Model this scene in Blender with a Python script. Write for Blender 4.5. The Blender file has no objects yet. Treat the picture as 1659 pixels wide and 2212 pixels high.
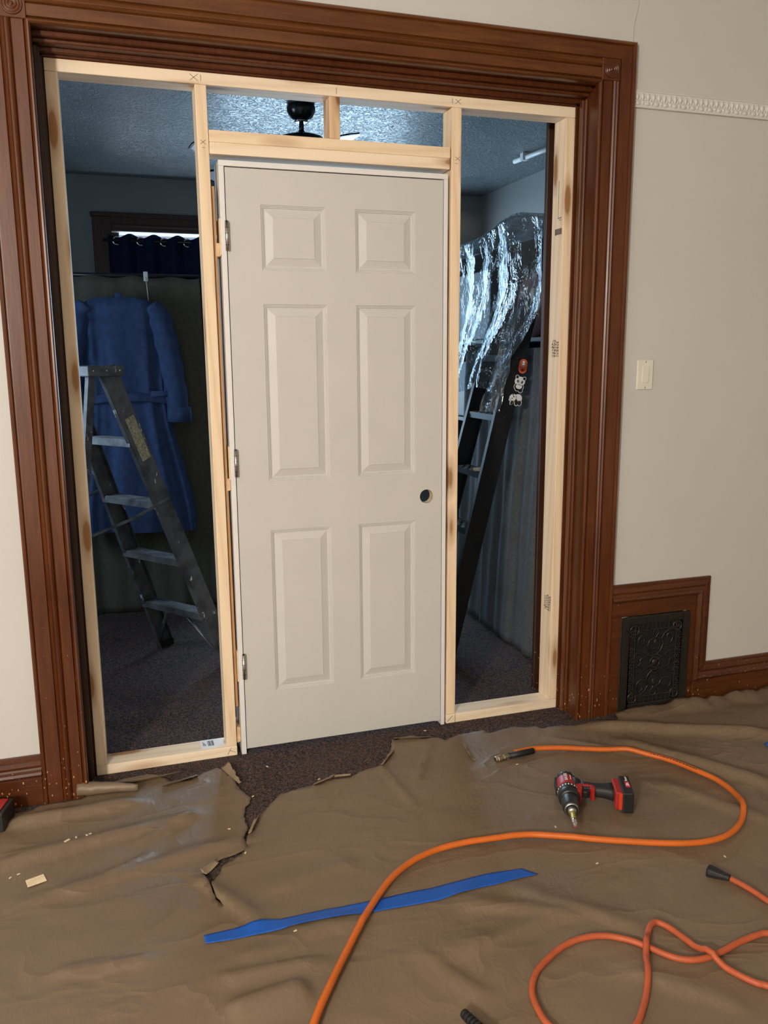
import bpy, bmesh, math, random
from mathutils import Vector, Matrix, noise, geometry
random.seed(7)
scene = bpy.context.scene
COL = scene.collection
PI = math.pi

# ------------------------------------------------------------------ camera
FPX = 1807.03
CAM = Vector((0.1335, -2.9853, 1.4872))
PITCH, YAW, ROLL = -0.1846, 0.3123, -0.0068
FWD = Vector((math.sin(YAW)*math.cos(PITCH), math.cos(YAW)*math.cos(PITCH), math.sin(PITCH)))
_r = Vector((math.cos(YAW), -math.sin(YAW), 0)); _u = _r.cross(FWD)
RGT = math.cos(ROLL)*_r + math.sin(ROLL)*_u
UPV = -math.sin(ROLL)*_r + math.cos(ROLL)*_u
cd = bpy.data.cameras.new('camera'); cam = bpy.data.objects.new('camera', cd); COL.objects.link(cam)
cd.sensor_fit = 'VERTICAL'; cd.sensor_height = 36.0; cd.lens = 36.0*FPX/2212; cd.clip_start = .05
mw = Matrix.Identity(4)
for i in range(3):
    mw[i][0], mw[i][1], mw[i][2], mw[i][3] = RGT[i], UPV[i], -FWD[i], CAM[i]
cam.matrix_world = mw
scene.camera = cam

# ------------------------------------------------------------------ world, lights, exposure
wd = bpy.data.worlds.new('world'); scene.world = wd; wd.use_nodes = True
wd.node_tree.nodes['Background'].inputs[0].default_value = (.55, .72, 1, 1)
wd.node_tree.nodes['Background'].inputs[1].default_value = .6
scene.view_settings.view_transform = 'Standard'
scene.view_settings.look = 'None'
scene.view_settings.gamma = 1
scene.view_settings.use_curve_mapping = False
scene.view_settings.exposure = 0.10

def lamp(name, kind, loc, energy, color, **k):
    l = bpy.data.lights.new(name, kind); l.energy = energy; l.color = color
    o = bpy.data.objects.new(name, l); COL.objects.link(o); o.location = loc
    for a, v in k.items(): setattr(l, a, v)
    return o
lamp('room_lamp_light', 'POINT', (-1.85, -4.4, 2.05), 455, (1, .95, .885), shadow_soft_size=.16)
lamp('room_fill_light', 'POINT', (.9, -3.8, 2.75), 9, (.97, .98, 1), shadow_soft_size=.25)  # added weak fill for the near room, no fixture there
win = lamp('window_daylight', 'AREA', (1.72, 3.62, 1.62), 82, (.52, .77, 1), shape='RECTANGLE', size=1.5, size_y=1.45)
win.rotation_euler = (-PI/2, 0, 0)
win3 = lamp('side_fill_light', 'AREA', (-1.56, .95, 1.55), 27, (.60, .80, 1), shape='RECTANGLE', size=.8, size_y=1.1)  # added fill for the bathrobe and back wall, behind an invented window
win3.rotation_euler = (0, -PI/2, 0)
win2 = lamp('curtained_window_daylight', 'AREA', (.56, 3.62, 1.62), 30, (.72, .87, 1), shape='RECTANGLE', size=.8, size_y=1.5)
win2.rotation_euler = (-PI/2, 0, 0)

# ------------------------------------------------------------------ helpers
def at(px, py, axis, val):
    """point of the plane axis=val that lies on the sight line through a pixel of the 1659x2212 photograph"""
    d = FWD*FPX + RGT*(px-829.5) - UPV*(py-1106)
    return CAM + d*((val-CAM[axis])/d[axis])
def fl(px, py, z=0.0):
    return at(px, py, 2, z)

class MB:
    def __init__(s): s.v = []; s.f = []; s.smooth = []
    def add(s, vs, fs, smooth=False):
        n = len(s.v); s.v += [tuple(v) for v in vs]
        s.f += [tuple(i+n for i in f) for f in fs]; s.smooth += [smooth]*len(fs)
        return s
    def box(s, lo, hi, M=None):
        x0, y0, z0 = lo; x1, y1, z1 = hi
        vs = [Vector(c) for c in ((x0,y0,z0),(x1,y0,z0),(x1,y1,z0),(x0,y1,z0),(x0,y0,z1),(x1,y0,z1),(x1,y1,z1),(x0,y1,z1))]
        if M is not None: vs = [M @ v for v in vs]
        return s.add(vs, [(0,3,2,1),(4,5,6,7),(0,1,5,4),(1,2,6,5),(2,3,7,6),(3,0,4,7)])
    def tube(s, pts, r, n=10, cap=True, smooth=True, closed=False):
        pts = [Vector(p) for p in pts]; m = len(pts)
        rr = r if isinstance(r, (list, tuple)) else [r]*m
        t = []
        for i in range(m):
            a = pts[i-1] if (i > 0 or closed) else pts[i]; b = pts[(i+1) % m] if (i < m-1 or closed) else pts[i]
            t.append((b-a).normalized())
        ref = Vector((0,0,1)) if abs(t[0].z) < .9 else Vector((1,0,0))
        nn = (ref - t[0]*ref.dot(t[0])).normalized(); vs = []
        for i in range(m):
            nn = (nn - t[i]*nn.dot(t[i]))
            nn = nn.normalized() if nn.length > 1e-6 else t[i].orthogonal().normalized()
            bb = t[i].cross(nn)
            for k in range(n):
                a = 2*PI*k/n; vs.append(pts[i] + (nn*math.cos(a)+bb*math.sin(a))*rr[i])
        fs = []
        for i in range(m if closed else m-1):
            j = (i+1) % m
            for k in range(n):
                fs.append((i*n+k, i*n+(k+1)%n, j*n+(k+1)%n, j*n+k))
        s.add(vs, fs, smooth)
        if cap and not closed:
            s.add(vs[:n], [tuple(range(n-1,-1,-1))]); s.add(vs[-n:], [tuple(range(n))])
        return s
    def lathe(s, prof, origin, axis, n=20, smooth=True):
        """prof: list of (distance along the axis, radius)"""
        axis = Vector(axis).normalized(); e1 = axis.orthogonal().normalized(); e2 = axis.cross(e1); o = Vector(origin); vs = []
        for d, r in prof:
            for k in range(n):
                a = 2*PI*k/n; vs.append(o + axis*d + (e1*math.cos(a)+e2*math.sin(a))*r)
        fs = [(i*n+k, i*n+(k+1)%n, (i+1)*n+(k+1)%n, (i+1)*n+k) for i in range(len(prof)-1) for k in range(n)]
        s.add(vs, fs, smooth)
        if prof[0][1] > 1e-5: s.add(vs[:n], [tuple(range(n-1,-1,-1))])
        if prof[-1][1] > 1e-5: s.add(vs[-n:], [tuple(range(n))])
        return s
    def grid(s, fn, nu, nv, smooth=True):
        vs = [fn(i/(nu-1), j/(nv-1)) for j in range(nv) for i in range(nu)]
        fs = [(j*nu+i, j*nu+i+1, (j+1)*nu+i+1, (j+1)*nu+i) for j in range(nv-1) for i in range(nu-1)]
        return s.add(vs, fs, smooth)
    def prism(s, poly, y0, y1, M=None):
        """polygon in local (x,z) pushed from y0 to y1"""
        n = len(poly)
        vs = [Vector((x,y0,z)) for x,z in poly] + [Vector((x,y1,z)) for x,z in poly]
        if M is not None: vs = [M @ v for v in vs]
        return s.add(vs, [tuple(range(n)), tuple(range(2*n-1,n-1,-1))] + [(i,i+n,(i+1)%n+n,(i+1)%n) for i in range(n)])
    def sphere(s, c, r, nu=8, nv=5, sc=(1,1,1)):
        c = Vector(c)
        return s.grid(lambda u,v: c+Vector((math.cos(2*PI*u)*math.sin(PI*v)*sc[0], math.sin(2*PI*u)*math.sin(PI*v)*sc[1], math.cos(PI*v)*sc[2]))*r, nu+1, nv+1)
    def build(s, name, mat, parent=None, bevel=0, seg=2, solid=0, sub=0, merge=True):
        me = bpy.data.meshes.new(name); me.from_pydata(s.v, [], s.f)
        me.polygons.foreach_set('use_smooth', s.smooth)
        bm = bmesh.new(); bm.from_mesh(me)
        if merge: bmesh.ops.remove_doubles(bm, verts=bm.verts, dist=1e-6)
        bmesh.ops.recalc_face_normals(bm, faces=bm.faces)
        if bevel:
            ed = [e for e in bm.edges if len(e.link_faces) == 2 and e.calc_face_angle(0) > .5]
            bmesh.ops.bevel(bm, geom=ed, offset=bevel, segments=seg, profile=.6, affect='EDGES', clamp_overlap=True)
        bm.to_mesh(me); bm.free()
        o = bpy.data.objects.new(name, me); COL.objects.link(o)
        if mat: me.materials.append(MATS[mat])
        if parent: o.parent = parent
        if solid:
            m = o.modifiers.new('thickness', 'SOLIDIFY'); m.thickness = solid; m.offset = 0
        if sub:
            m = o.modifiers.new('smooth', 'SUBSURF'); m.levels = m.render_levels = sub
        return o
def tag(o, label=None, cat=None, group=None, kind=None):
    if label: o['label'] = label
    if cat: o['category'] = cat
    if group: o['group'] = group
    if kind: o['kind'] = kind
    return o
def thing(name, label, cat, loc=(0,0,0), rz=0, group=None):
    o = bpy.data.objects.new(name, None); COL.objects.link(o); o.empty_display_size = .1
    o.location = loc; o.rotation_euler = (0,0,rz)
    return tag(o, label, cat, group)
def struct(o): o['kind'] = 'structure'; return o
def ease(a, b, x):
    t = max(0, min(1, (x-a)/(b-a))); return t*t*(3-2*t)
def fbm(x, y, z=0, o=3):
    return noise.fractal(Vector((x,y,z)), 1.0, 2.0, o)
def smooth_path(pts, per=8, closed=False):
    pts = [Vector(p) for p in pts]; out = []; n = len(pts)
    for i in range(n-1):
        p0 = pts[max(i-1,0)]; p1 = pts[i]; p2 = pts[i+1]; p3 = pts[min(i+2,n-1)]
        for k in range(per):
            t = k/per
            out.append(.5*((2*p1)+(p2-p0)*t+(2*p0-5*p1+4*p2-p3)*t*t+(3*p1-p0-3*p2+p3)*t**3))
    out.append(pts[-1]); return out
def letters(text, size, mat, parent, M, name='lettering', sx=1):
    cu = bpy.data.curves.new('t', 'FONT'); cu.body = text; cu.size = size; cu.extrude = .0002; cu.align_x = 'CENTER'; cu.align_y = 'CENTER'; cu.resolution_u = 3
    t = bpy.data.objects.new('t', cu); COL.objects.link(t)
    bpy.context.view_layer.update()
    me = bpy.data.meshes.new_from_object(t.evaluated_get(bpy.context.evaluated_depsgraph_get()))
    bpy.data.objects.remove(t); bpy.data.curves.remove(cu)
    me.transform(Matrix.Diagonal((sx,1,1,1))); me.transform(M); me.materials.clear(); me.materials.append(MATS[mat])
    o = bpy.data.objects.new(name, me); COL.objects.link(o); o.parent = parent
    return o
def basis(o, x, y, z=None):
    x = Vector(x).normalized(); y = Vector(y); y = (y-x*y.dot(x)).normalized(); z = x.cross(y)
    m = Matrix.Identity(4)
    for i in range(3): m[i][0], m[i][1], m[i][2], m[i][3] = x[i], y[i], z[i], o[i]
    return m

# ------------------------------------------------------------------ materials
MATS = {}
class NT:
    def __init__(s, name):
        m = bpy.data.materials.new(name); m.use_nodes = True; s.m = m; s.t = m.node_tree; s.n = s.t.nodes
        s.b = s.n['Principled BSDF']; MATS[name] = m
    def new(s, kind, **inp):
        nd = s.n.new(kind)
        for k, v in inp.items():
            key = k.replace('_', ' ')
            if key in nd.inputs: s.set(nd.inputs[key], v)
            else: setattr(nd, k, v)
        return nd
    def set(s, sock, v):
        if hasattr(v, 'is_output'): s.t.links.new(v, sock)
        elif isinstance(v, tuple) and len(v) == 3 and sock.type == 'RGBA': sock.default_value = (*v, 1)
        else: sock.default_value = v
    def coords(s, scale=(1,1,1), rnd=0):
        tc = s.new('ShaderNodeTexCoord'); out = tc.outputs['Object']
        if rnd:
            oi = s.new('ShaderNodeObjectInfo'); mu = s.math('MULTIPLY', oi.outputs['Random'], rnd)
            va = s.new('ShaderNodeVectorMath', operation='ADD'); s.set(va.inputs[0], out); s.set(va.inputs[1], mu); out = va.outputs[0]
        mp = s.new('ShaderNodeMapping'); s.set(mp.inputs['Vector'], out); mp.inputs['Scale'].default_value = scale
        return mp.outputs[0]
    def math(s, op, a, b=None, clamp=False):
        nd = s.new('ShaderNodeMath', operation=op); nd.use_clamp = clamp; s.set(nd.inputs[0], a)
        if b is not None: s.set(nd.inputs[1], b)
        return nd.outputs[0]
    def noise(s, vec, scale=5, detail=3, rough=.5, dist=0):
        nd = s.new('ShaderNodeTexNoise', Vector=vec, Scale=scale, Detail=detail, Roughness=rough, Distortion=dist); return nd.outputs['Fac']
    def ramp(s, f, stops):
        nd = s.new('ShaderNodeValToRGB', Fac=f); e = nd.color_ramp.elements
        while len(e) < len(stops): e.new(.5)
        for i, (p, c) in enumerate(stops):
            e[i].position = p; e[i].color = (*c, 1) if isinstance(c, tuple) else (c,c,c,1)
        return nd.outputs[0]
    def mix(s, f, a, b):
        nd = s.new('ShaderNodeMix', data_type='RGBA'); s.set(nd.inputs[0], f); s.set(nd.inputs[6], a); s.set(nd.inputs[7], b); return nd.outputs[2]
    def bump(s, h, strength=.3, dist=.002):
        nd = s.new('ShaderNodeBump', Height=h, Strength=strength, Distance=dist); s.t.links.new(nd.outputs[0], s.b.inputs['Normal']); return nd
    def pr(s, **k):
        for a, v in k.items(): s.set(s.b.inputs[a.replace('_',' ')], v)
        return s

def plain(name, col, rough=.5, metal=0, var=.12, scale=18, bump=0, spec=.5):
    n = NT(name); v = n.noise(n.coords(), scale, 4)
    n.pr(Base_Color=n.ramp(v, [(.3, tuple(c*(1-var) for c in col)), (.7, tuple(min(1,c*(1+var)) for c in col))]), Roughness=rough, Metallic=metal, Specular_IOR_Level=spec)
    if bump: n.bump(v, .4, bump)
    return n
def pine(name, light, dark, knot):
    n = NT(name)
    v = n.coords((26,26,1.5), 9.0); d = n.noise(n.coords((5,5,1.1), 9.0), 2.2, 3)
    wv = n.new('ShaderNodeTexWave', Vector=v, Scale=.55, Distortion=5.5, Detail=2.0, bands_direction='DIAGONAL'); wv.inputs['Detail Scale'].default_value = .6
    fine = n.noise(n.coords((90,90,3), 9.0), 3, 3)
    g = n.math('ADD', n.math('MULTIPLY', wv.outputs['Fac'], .55), n.math('MULTIPLY', fine, .45))
    base = n.ramp(g, [(.30, light), (.68, tuple(a*.8+b*.2 for a,b in zip(light,dark))), (1.0, dark)])
    base = n.mix(n.math('MULTIPLY', d, .35), base, tuple(a*1.06 for a in light))
    vo = n.new('ShaderNodeTexVoronoi', Vector=n.coords((11,11,2.6), 9.0), Scale=1.0, Randomness=1.0)
    kd = vo.outputs['Distance']
    rim = n.ramp(kd, [(.0, 1.0), (.13, .95), (.17, .45), (.30, .0)])
    ring = n.new('ShaderNodeTexWave', Vector=n.coords((1,1,1)), Scale=1)
    base = n.mix(rim, base, knot)
    n.pr(Base_Color=base, Roughness=.62, Specular_IOR_Level=.25)
    n.bump(g, .12, .001)
    return n
pine('pine', (.89,.70,.49), (.66,.45,.26), (.34,.165,.06))
pine('pine_pale', (.92,.765,.57), (.74,.54,.345), (.40,.20,.075))
pine('pine_warm', (.74,.52,.32), (.52,.31,.15), (.24,.10,.035))
plain('board_brown', (.52,.29,.13), .7, var=.15, scale=8)
plain('cedar', (.72,.50,.30), .75, var=.2, scale=40)
def stained(name, a, b, chips=True, rough=.33, sc=(30,30,2.2)):
    n = NT(name); v = n.coords((1,1,1))
    g = n.noise(n.coords(sc), 2.2, 4, .6, .4); big = n.noise(v, 2.0, 3)
    f = n.math('ADD', n.math('MULTIPLY', g, .6), n.math('MULTIPLY', big, .4))
    base = n.ramp(f, [(.34, a), (.52, tuple((x+y)/2 for x,y in zip(a,b))), (.68, b)])
    if chips:
        sx = n.new('ShaderNodeSeparateXYZ'); n.set(sx.inputs[0], n.new('ShaderNodeTexCoord').outputs['Object'])
        low = n.ramp(n.math('MULTIPLY', sx.outputs[2], .4), [(0, .075), (.10, .045), (.5, .018), (1, .016)])
        vo = n.new('ShaderNodeTexVoronoi', Vector=n.coords((70,70,38)), Scale=1.0)
        dn = n.math('ADD', vo.outputs['Distance'], n.math('MULTIPLY', n.noise(v, 90, 2), .34))
        lim = n.math('ADD', n.math('MULTIPLY', low, 4.0), n.math('MULTIPLY', n.noise(v, 7, 2), .09))
        msk = n.math('LESS_THAN', dn, lim)
        base = n.mix(msk, base, (.50,.27,.12))
    n.pr(Base_Color=base, Roughness=n.ramp(big, [(.3, rough-.06), (.7, rough+.12)]), Specular_IOR_Level=.5, Coat_Weight=.12, Coat_Roughness=.25)
    n.bump(n.noise(n.coords((40,40,6)), 3, 3), .15, .0015)
    return n
stained('stained_wood', (.062,.0135,.0035), (.140,.039,.008))
stained('stained_base', (.055,.0125,.0035), (.125,.035,.0075), sc=(2.2,30,30))
stained('stained_head', (.075,.019,.004), (.165,.057,.011), chips=False, rough=.30, sc=(2.2,30,30))
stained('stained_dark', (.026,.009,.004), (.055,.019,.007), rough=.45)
n = NT('wall_paint'); v = n.coords(); n.pr(Base_Color=n.ramp(n.noise(v, 1.6, 3), [(.3, (.580,.565,.532)), (.7, (.612,.597,.563))]), Roughness=.62, Specular_IOR_Level=.3); n.bump(n.noise(v, 130, 3), .12, .0012)
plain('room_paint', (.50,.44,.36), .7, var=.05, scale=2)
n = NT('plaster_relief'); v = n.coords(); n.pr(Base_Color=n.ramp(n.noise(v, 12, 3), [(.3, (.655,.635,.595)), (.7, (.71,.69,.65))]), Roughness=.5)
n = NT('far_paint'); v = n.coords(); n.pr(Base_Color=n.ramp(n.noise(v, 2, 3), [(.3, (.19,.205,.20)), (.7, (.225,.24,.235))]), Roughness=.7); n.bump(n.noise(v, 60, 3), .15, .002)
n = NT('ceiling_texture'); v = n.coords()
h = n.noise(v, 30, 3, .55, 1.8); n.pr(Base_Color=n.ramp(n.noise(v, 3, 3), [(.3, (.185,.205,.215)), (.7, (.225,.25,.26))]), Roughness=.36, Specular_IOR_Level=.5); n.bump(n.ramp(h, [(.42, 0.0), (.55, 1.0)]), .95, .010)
n = NT('carpet'); v = n.coords()
vo = n.new('ShaderNodeTexVoronoi', Vector=v, Scale=230.0)
cr = n.new('ShaderNodeSeparateColor'); n.set(cr.inputs[0], vo.outputs['Color'])
cc = n.ramp(cr.outputs[0], [(0, (.028,.024,.027)), (.28, (.075,.052,.044)), (.5, (.135,.082,.060)), (.68, (.058,.070,.105)), (.84, (.19,.11,.078)), (1, (.18,.17,.175))])
cc.node.color_ramp.interpolation = 'CONSTANT'
tn = n.noise(v, 3.5, 4)
n.pr(Base_Color=n.mix(n.ramp(tn, [(.4, 0.0), (.7, .35)]), cc, (.105,.080,.068)), Roughness=.95, Specular_IOR_Level=.1)
n.bump(n.noise(v, 260, 2, .6, .8), .9, .006)
n = NT('kraft_paper'); v = n.coords()
big = n.noise(v, 1.8, 4); sp = n.noise(v, 420, 2)
base = n.ramp(big, [(.3, (.154,.104,.062)), (.7, (.194,.133,.081))])
base = n.mix(n.math('MULTIPLY', sp, .16), base, (.31,.235,.15))
nz1 = n.noise(n.coords((1.0,1.8,1)), 2.1, 3, .45, .5); nz2 = n.noise(n.coords((1.5,1,1)), 7.0, 4, .55, .4)
def crease(f, w_): return n.ramp(n.math('ABSOLUTE', n.math('SUBTRACT', f, .5)), [(0, 1.0), (w_*.35, .45), (w_, 0.0)])
n.pr(Base_Color=base, Roughness=.47, Specular_IOR_Level=.55)
n.bump(n.math('ADD', n.math('MULTIPLY', nz1, 1.2), n.math('ADD', n.math('MULTIPLY', crease(nz1, .10), .30), n.math('MULTIPLY', crease(nz2, .06), .04))), .26, .045)
plain('paper_back', (.31,.225,.14), .6)
plain('door_skin', (.612,.598,.556), .48, var=.02, scale=6); NTd = MATS['door_skin']
_t = NTd.node_tree; _tc = _t.nodes.new('ShaderNodeTexCoord'); _mp = _t.nodes.new('ShaderNodeMapping'); _mp.inputs['Scale'].default_value = (260,260,6)
_nz = _t.nodes.new('ShaderNodeTexNoise'); _nz.inputs['Scale'].default_value = 1.4; _bp = _t.nodes.new('ShaderNodeBump'); _bp.inputs['Strength'].default_value = .10; _bp.inputs['Distance'].default_value = .001
_t.links.new(_tc.outputs['Object'], _mp.inputs[0]); _t.links.new(_mp.outputs[0], _nz.inputs['Vector']); _t.links.new(_nz.outputs['Fac'], _bp.inputs['Height']); _t.links.new(_bp.outputs[0], _t.nodes['Principled BSDF'].inputs['Normal'])
plain('jamb_white', (.80,.78,.765), .45, var=.02)
plain('door_core', (.55,.40,.24), .8, var=.2, scale=60)
plain('steel', (.55,.54,.52), .32, 1.0, var=.08)
plain('chrome', (.75,.76,.78), .16, 1.0, var=.04)
plain('brass', (.52,.46,.36), .35, 1.0, var=.15, scale=80)
plain('hose_orange', (.64,.14,.016), .42, var=.06)
plain('cord_orange', (.46,.095,.032), .55, var=.07, scale=40)
plain('black_rubber', (.012,.012,.013), .55, var=.2)
plain('black_plastic', (.014,.014,.015), .38, var=.2)
plain('drill_red', (.36,.018,.015), .42, var=.08)
plain('drill_orange_red', (.62,.055,.02), .4, var=.06)
plain('bit_yellow', (.45,.40,.07), .35, .3)
plain('print_white', (.85,.85,.85), .5, var=.02)
plain('print_red', (.60,.03,.05), .5, var=.04)
plain('print_black', (.02,.018,.016), .6, var=.2)
plain('print_grey', (.30,.28,.26), .6, var=.15)
plain('sticker_orange', (.72,.13,.06), .4, var=.04)
plain('pencil', (.10,.085,.07), .7, var=.2)
plain('stamp_ink', (.10,.075,.06), .7, var=.5, scale=300)
plain('iron_black', (.016,.0135,.011), .36, var=.45, scale=40, bump=.001)
plain('duct_dark', (.006,.006,.006), .9)
plain('tape_blue', (.006,.095,.46), .55, var=.08, scale=30, bump=.0006)
plain('switch_plastic', (.76,.73,.64), .38, var=.02)
plain('scrap_wood', (.78,.62,.40), .7, var=.1, scale=50)
plain('aluminium_dirty', (.20,.205,.215), .42, .75, var=.45, scale=16)
n = NT('aluminium_paint'); v = n.coords(rnd=3)
sm = n.ramp(n.noise(v, 10, 4, .6), [(.35, (.075,.078,.085)), (.6, (.17,.175,.185)), (.75, (.11,.10,.09))])
dr = n.math('GREATER_THAN', n.noise(n.coords((30,30,11), 3), 1.3, 4, .62), .66)
n.pr(Base_Color=n.mix(dr, sm, (.52,.53,.55)), Roughness=.5, Metallic=n.math('MULTIPLY', n.math('SUBTRACT', 1.0, dr), .55)); n.bump(n.noise(v, 60, 3), .2, .001)
plain('ladder_label', (.34,.33,.22), .6, var=.5, scale=90)
plain('ladder_black', (.010,.010,.012), .42, var=.3)
plain('tread_black', (.035,.05,.06), .35, .4, var=.3)
plain('robe_blue', (.048,.080,.180), .95, var=.18, scale=30, bump=.003, spec=.1)
plain('olive_cloth', (.095,.094,.074), .9, var=.12, scale=60, bump=.001, spec=.2)
plain('navy_cloth', (.008,.013,.042), .85, var=.15, scale=50, bump=.001, spec=.2)
plain('grey_cloth', (.10,.105,.11), .9, var=.18, scale=70, bump=.001, spec=.2)
plain('fan_black', (.008,.008,.009), .22, var=.2)
plain('fan_blade_glare', (.70,.74,.78), .25, var=.03)  # pale colour stands for window glare on the glossy black underside
plain('pink_cloth', (.50,.27,.26), .85, var=.08)
plain('dark_box', (.03,.035,.045), .5, var=.4, scale=6)
plain('white_plastic', (.75,.76,.77), .4, var=.02)
n = NT('clear_plastic'); v = n.coords()
tr = n.new('ShaderNodeBsdfTransparent'); tr.inputs[0].default_value = (.58,.66,.70,1)
gl = n.new('ShaderNodeBsdfGlossy', Roughness=.07); gl.inputs['Color'].default_value = (.92,.97,1,1)
df = n.new('ShaderNodeBsdfDiffuse'); df.inputs['Color'].default_value = (.6,.68,.72,1)
bp = n.new('ShaderNodeBump', Height=n.noise(n.coords((1,1,.55)), 14, 3, .6, 1.6), Strength=.6, Distance=.022)
for s_ in (gl, df): n.t.links.new(bp.outputs[0], s_.inputs['Normal'])
lw = n.new('ShaderNodeLayerWeight', Blend=.32); n.t.links.new(bp.outputs[0], lw.inputs['Normal'])
m1 = n.new('ShaderNodeMixShader'); m2 = n.new('ShaderNodeMixShader'); m2.inputs[0].default_value = .055
n.t.links.new(n.math('ADD', n.math('MULTIPLY', lw.outputs['Fresnel'], .7), .06, True), m1.inputs[0]); n.t.links.new(tr.outputs[0], m1.inputs[1]); n.t.links.new(gl.outputs[0], m1.inputs[2])
n.t.links.new(m1.outputs[0], m2.inputs[1]); n.t.links.new(df.outputs[0], m2.inputs[2]); n.t.links.new(m2.outputs[0], n.n['Material Output'].inputs['Surface'])
n = NT('window_glass')
tr = n.new('ShaderNodeBsdfTransparent'); gl = n.new('ShaderNodeBsdfGlossy', Roughness=.02); m1 = n.new('ShaderNodeMixShader'); m1.inputs[0].default_value = .06
n.t.links.new(tr.outputs[0], m1.inputs[1]); n.t.links.new(gl.outputs[0], m1.inputs[2]); n.t.links.new(m1.outputs[0], n.n['Material Output'].inputs['Surface'])

# ------------------------------------------------------------------ room shells
WY = -.12            # room-side face of the wall that holds the opening
XL, XR, ZH = -.022, 1.876, 2.447      # inner edges of the casing round the opening
struct(MB().box((-3, -6.6, -.1), (4.4, 3.6, 0)).build('floor', 'carpet'))
m = MB()
m.box((-3, WY, 0), (XL-.03, .20, 3.2)); m.box((XR+.035, WY, 0), (4.4, .20, 3.2)); m.box((XL-.03, WY, ZH+.03), (XR+.035, .20, 3.2))
wall_front = struct(m.build('wall_front', 'wall_paint'))
# thicker plaster coat above the head casing, ending in a wavy edge
edge = [(2.026+.004*math.sin(z*40)+.012*ease(2.68,2.74,z), z) for z in [2.59+.03*k for k in range(21)]]
MB().prism([(-2.9, 2.585)] + edge + [(-2.9, 3.19)], WY-.0035, WY+.001).build('plaster_coat', 'wall_paint', wall_front)
struct(MB().box((-3.1, -6.6, 0), (-3, WY, 3.2)).build('wall_left', 'room_paint'))
struct(MB().box((4.4, -6.6, 0), (4.5, WY, 3.2)).build('wall_right', 'room_paint'))
struct(MB().box((-3.1, -6.7, 0), (4.5, -6.6, 3.2)).build('wall_rear', 'room_paint'))
struct(MB().box((-3.1, -6.7, 3.2), (4.5, WY, 3.3)).build('ceiling', 'wall_paint'))
# far room
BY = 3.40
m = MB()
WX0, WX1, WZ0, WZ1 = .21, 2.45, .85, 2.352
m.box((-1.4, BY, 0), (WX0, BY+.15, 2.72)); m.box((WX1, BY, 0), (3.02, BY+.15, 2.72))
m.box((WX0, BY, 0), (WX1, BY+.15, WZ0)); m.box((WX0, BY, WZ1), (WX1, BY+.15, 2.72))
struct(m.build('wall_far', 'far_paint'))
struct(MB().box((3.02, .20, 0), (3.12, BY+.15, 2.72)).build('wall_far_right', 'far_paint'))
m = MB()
m.box((-1.5, .20, 0), (-1.4, .55, 2.72)); m.box((-1.5, 1.35, 0), (-1.4, BY+.15, 2.72)); m.box((-1.5, .55, 0), (-1.4, 1.35, 1.0)); m.box((-1.5, .55, 2.1), (-1.4, 1.35, 2.72))  # opening left for the added window
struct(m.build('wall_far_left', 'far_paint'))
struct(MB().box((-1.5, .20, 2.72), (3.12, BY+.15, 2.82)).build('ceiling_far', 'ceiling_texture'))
# unseen side window of the far room, added only to carry fill daylight
m = MB(); m.box((-1.4, .45, .92), (-1.378, .55, 2.2)); m.box((-1.4, 1.35, .92), (-1.378, 1.45, 2.2)); m.box((-1.4, .55, 2.1), (-1.378, 1.35, 2.2)); m.box((-1.4, .42, .94), (-1.35, 1.48, 1.0)); m.box((-1.47, .551, 1.53), (-1.44, 1.349, 1.57))
w2 = struct(m.build('window_added', 'stained_dark', bevel=.003, seg=1))
for za, zb in ((1.001, 1.529), (1.571, 2.099)): MB().box((-1.457, .551, za), (-1.453, 1.349, zb)).build('pane', 'window_glass', w2)
# far window: dark trim, sash bars, panes
m = MB(); T = .125
m.box((WX0-T, BY-.022, WZ0-.05), (WX0, BY, WZ1+T)); m.box((WX1, BY-.022, WZ0-.05), (WX1+T, BY, WZ1+T)); m.box((WX0, BY-.022, WZ1), (WX1, BY, WZ1+T))
m.box((WX0-T, BY-.05, WZ0-.09), (WX1+T, BY+.02, WZ0-.05)); m.box((WX0-T-.01, BY-.034, WZ1+T-.03), (WX1+T+.01, BY, WZ1+T)); m.box((WX0, BY-.03, WZ1+.03), (WX1, BY-.02, WZ1+.05))
w1 = struct(m.build('window_1', 'stained_dark', bevel=.004, seg=1))
m = MB()
for xa in (WX0, 1.30, WX1-.05): m.box((xa, BY+.05, WZ0), (xa+.05, BY+.09, WZ1-.001))
for xa, xb in ((WX0+.05, 1.30), (1.35, WX1-.05)):
    for za in (WZ0, 1.56): m.box((xa, BY+.05, za), (xb, BY+.09, za+.045))
m.build('window_frame', 'stained_dark', w1)
for xa, xb in ((WX0+.05, 1.30), (1.35, WX1-.05)):
    for za, zb in ((WZ0+.045, 1.56), (1.605, WZ1-.001)):
        MB().box((xa, BY+.066, za), (xb, BY+.07, zb)).build('pane', 'window_glass', w1)

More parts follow.
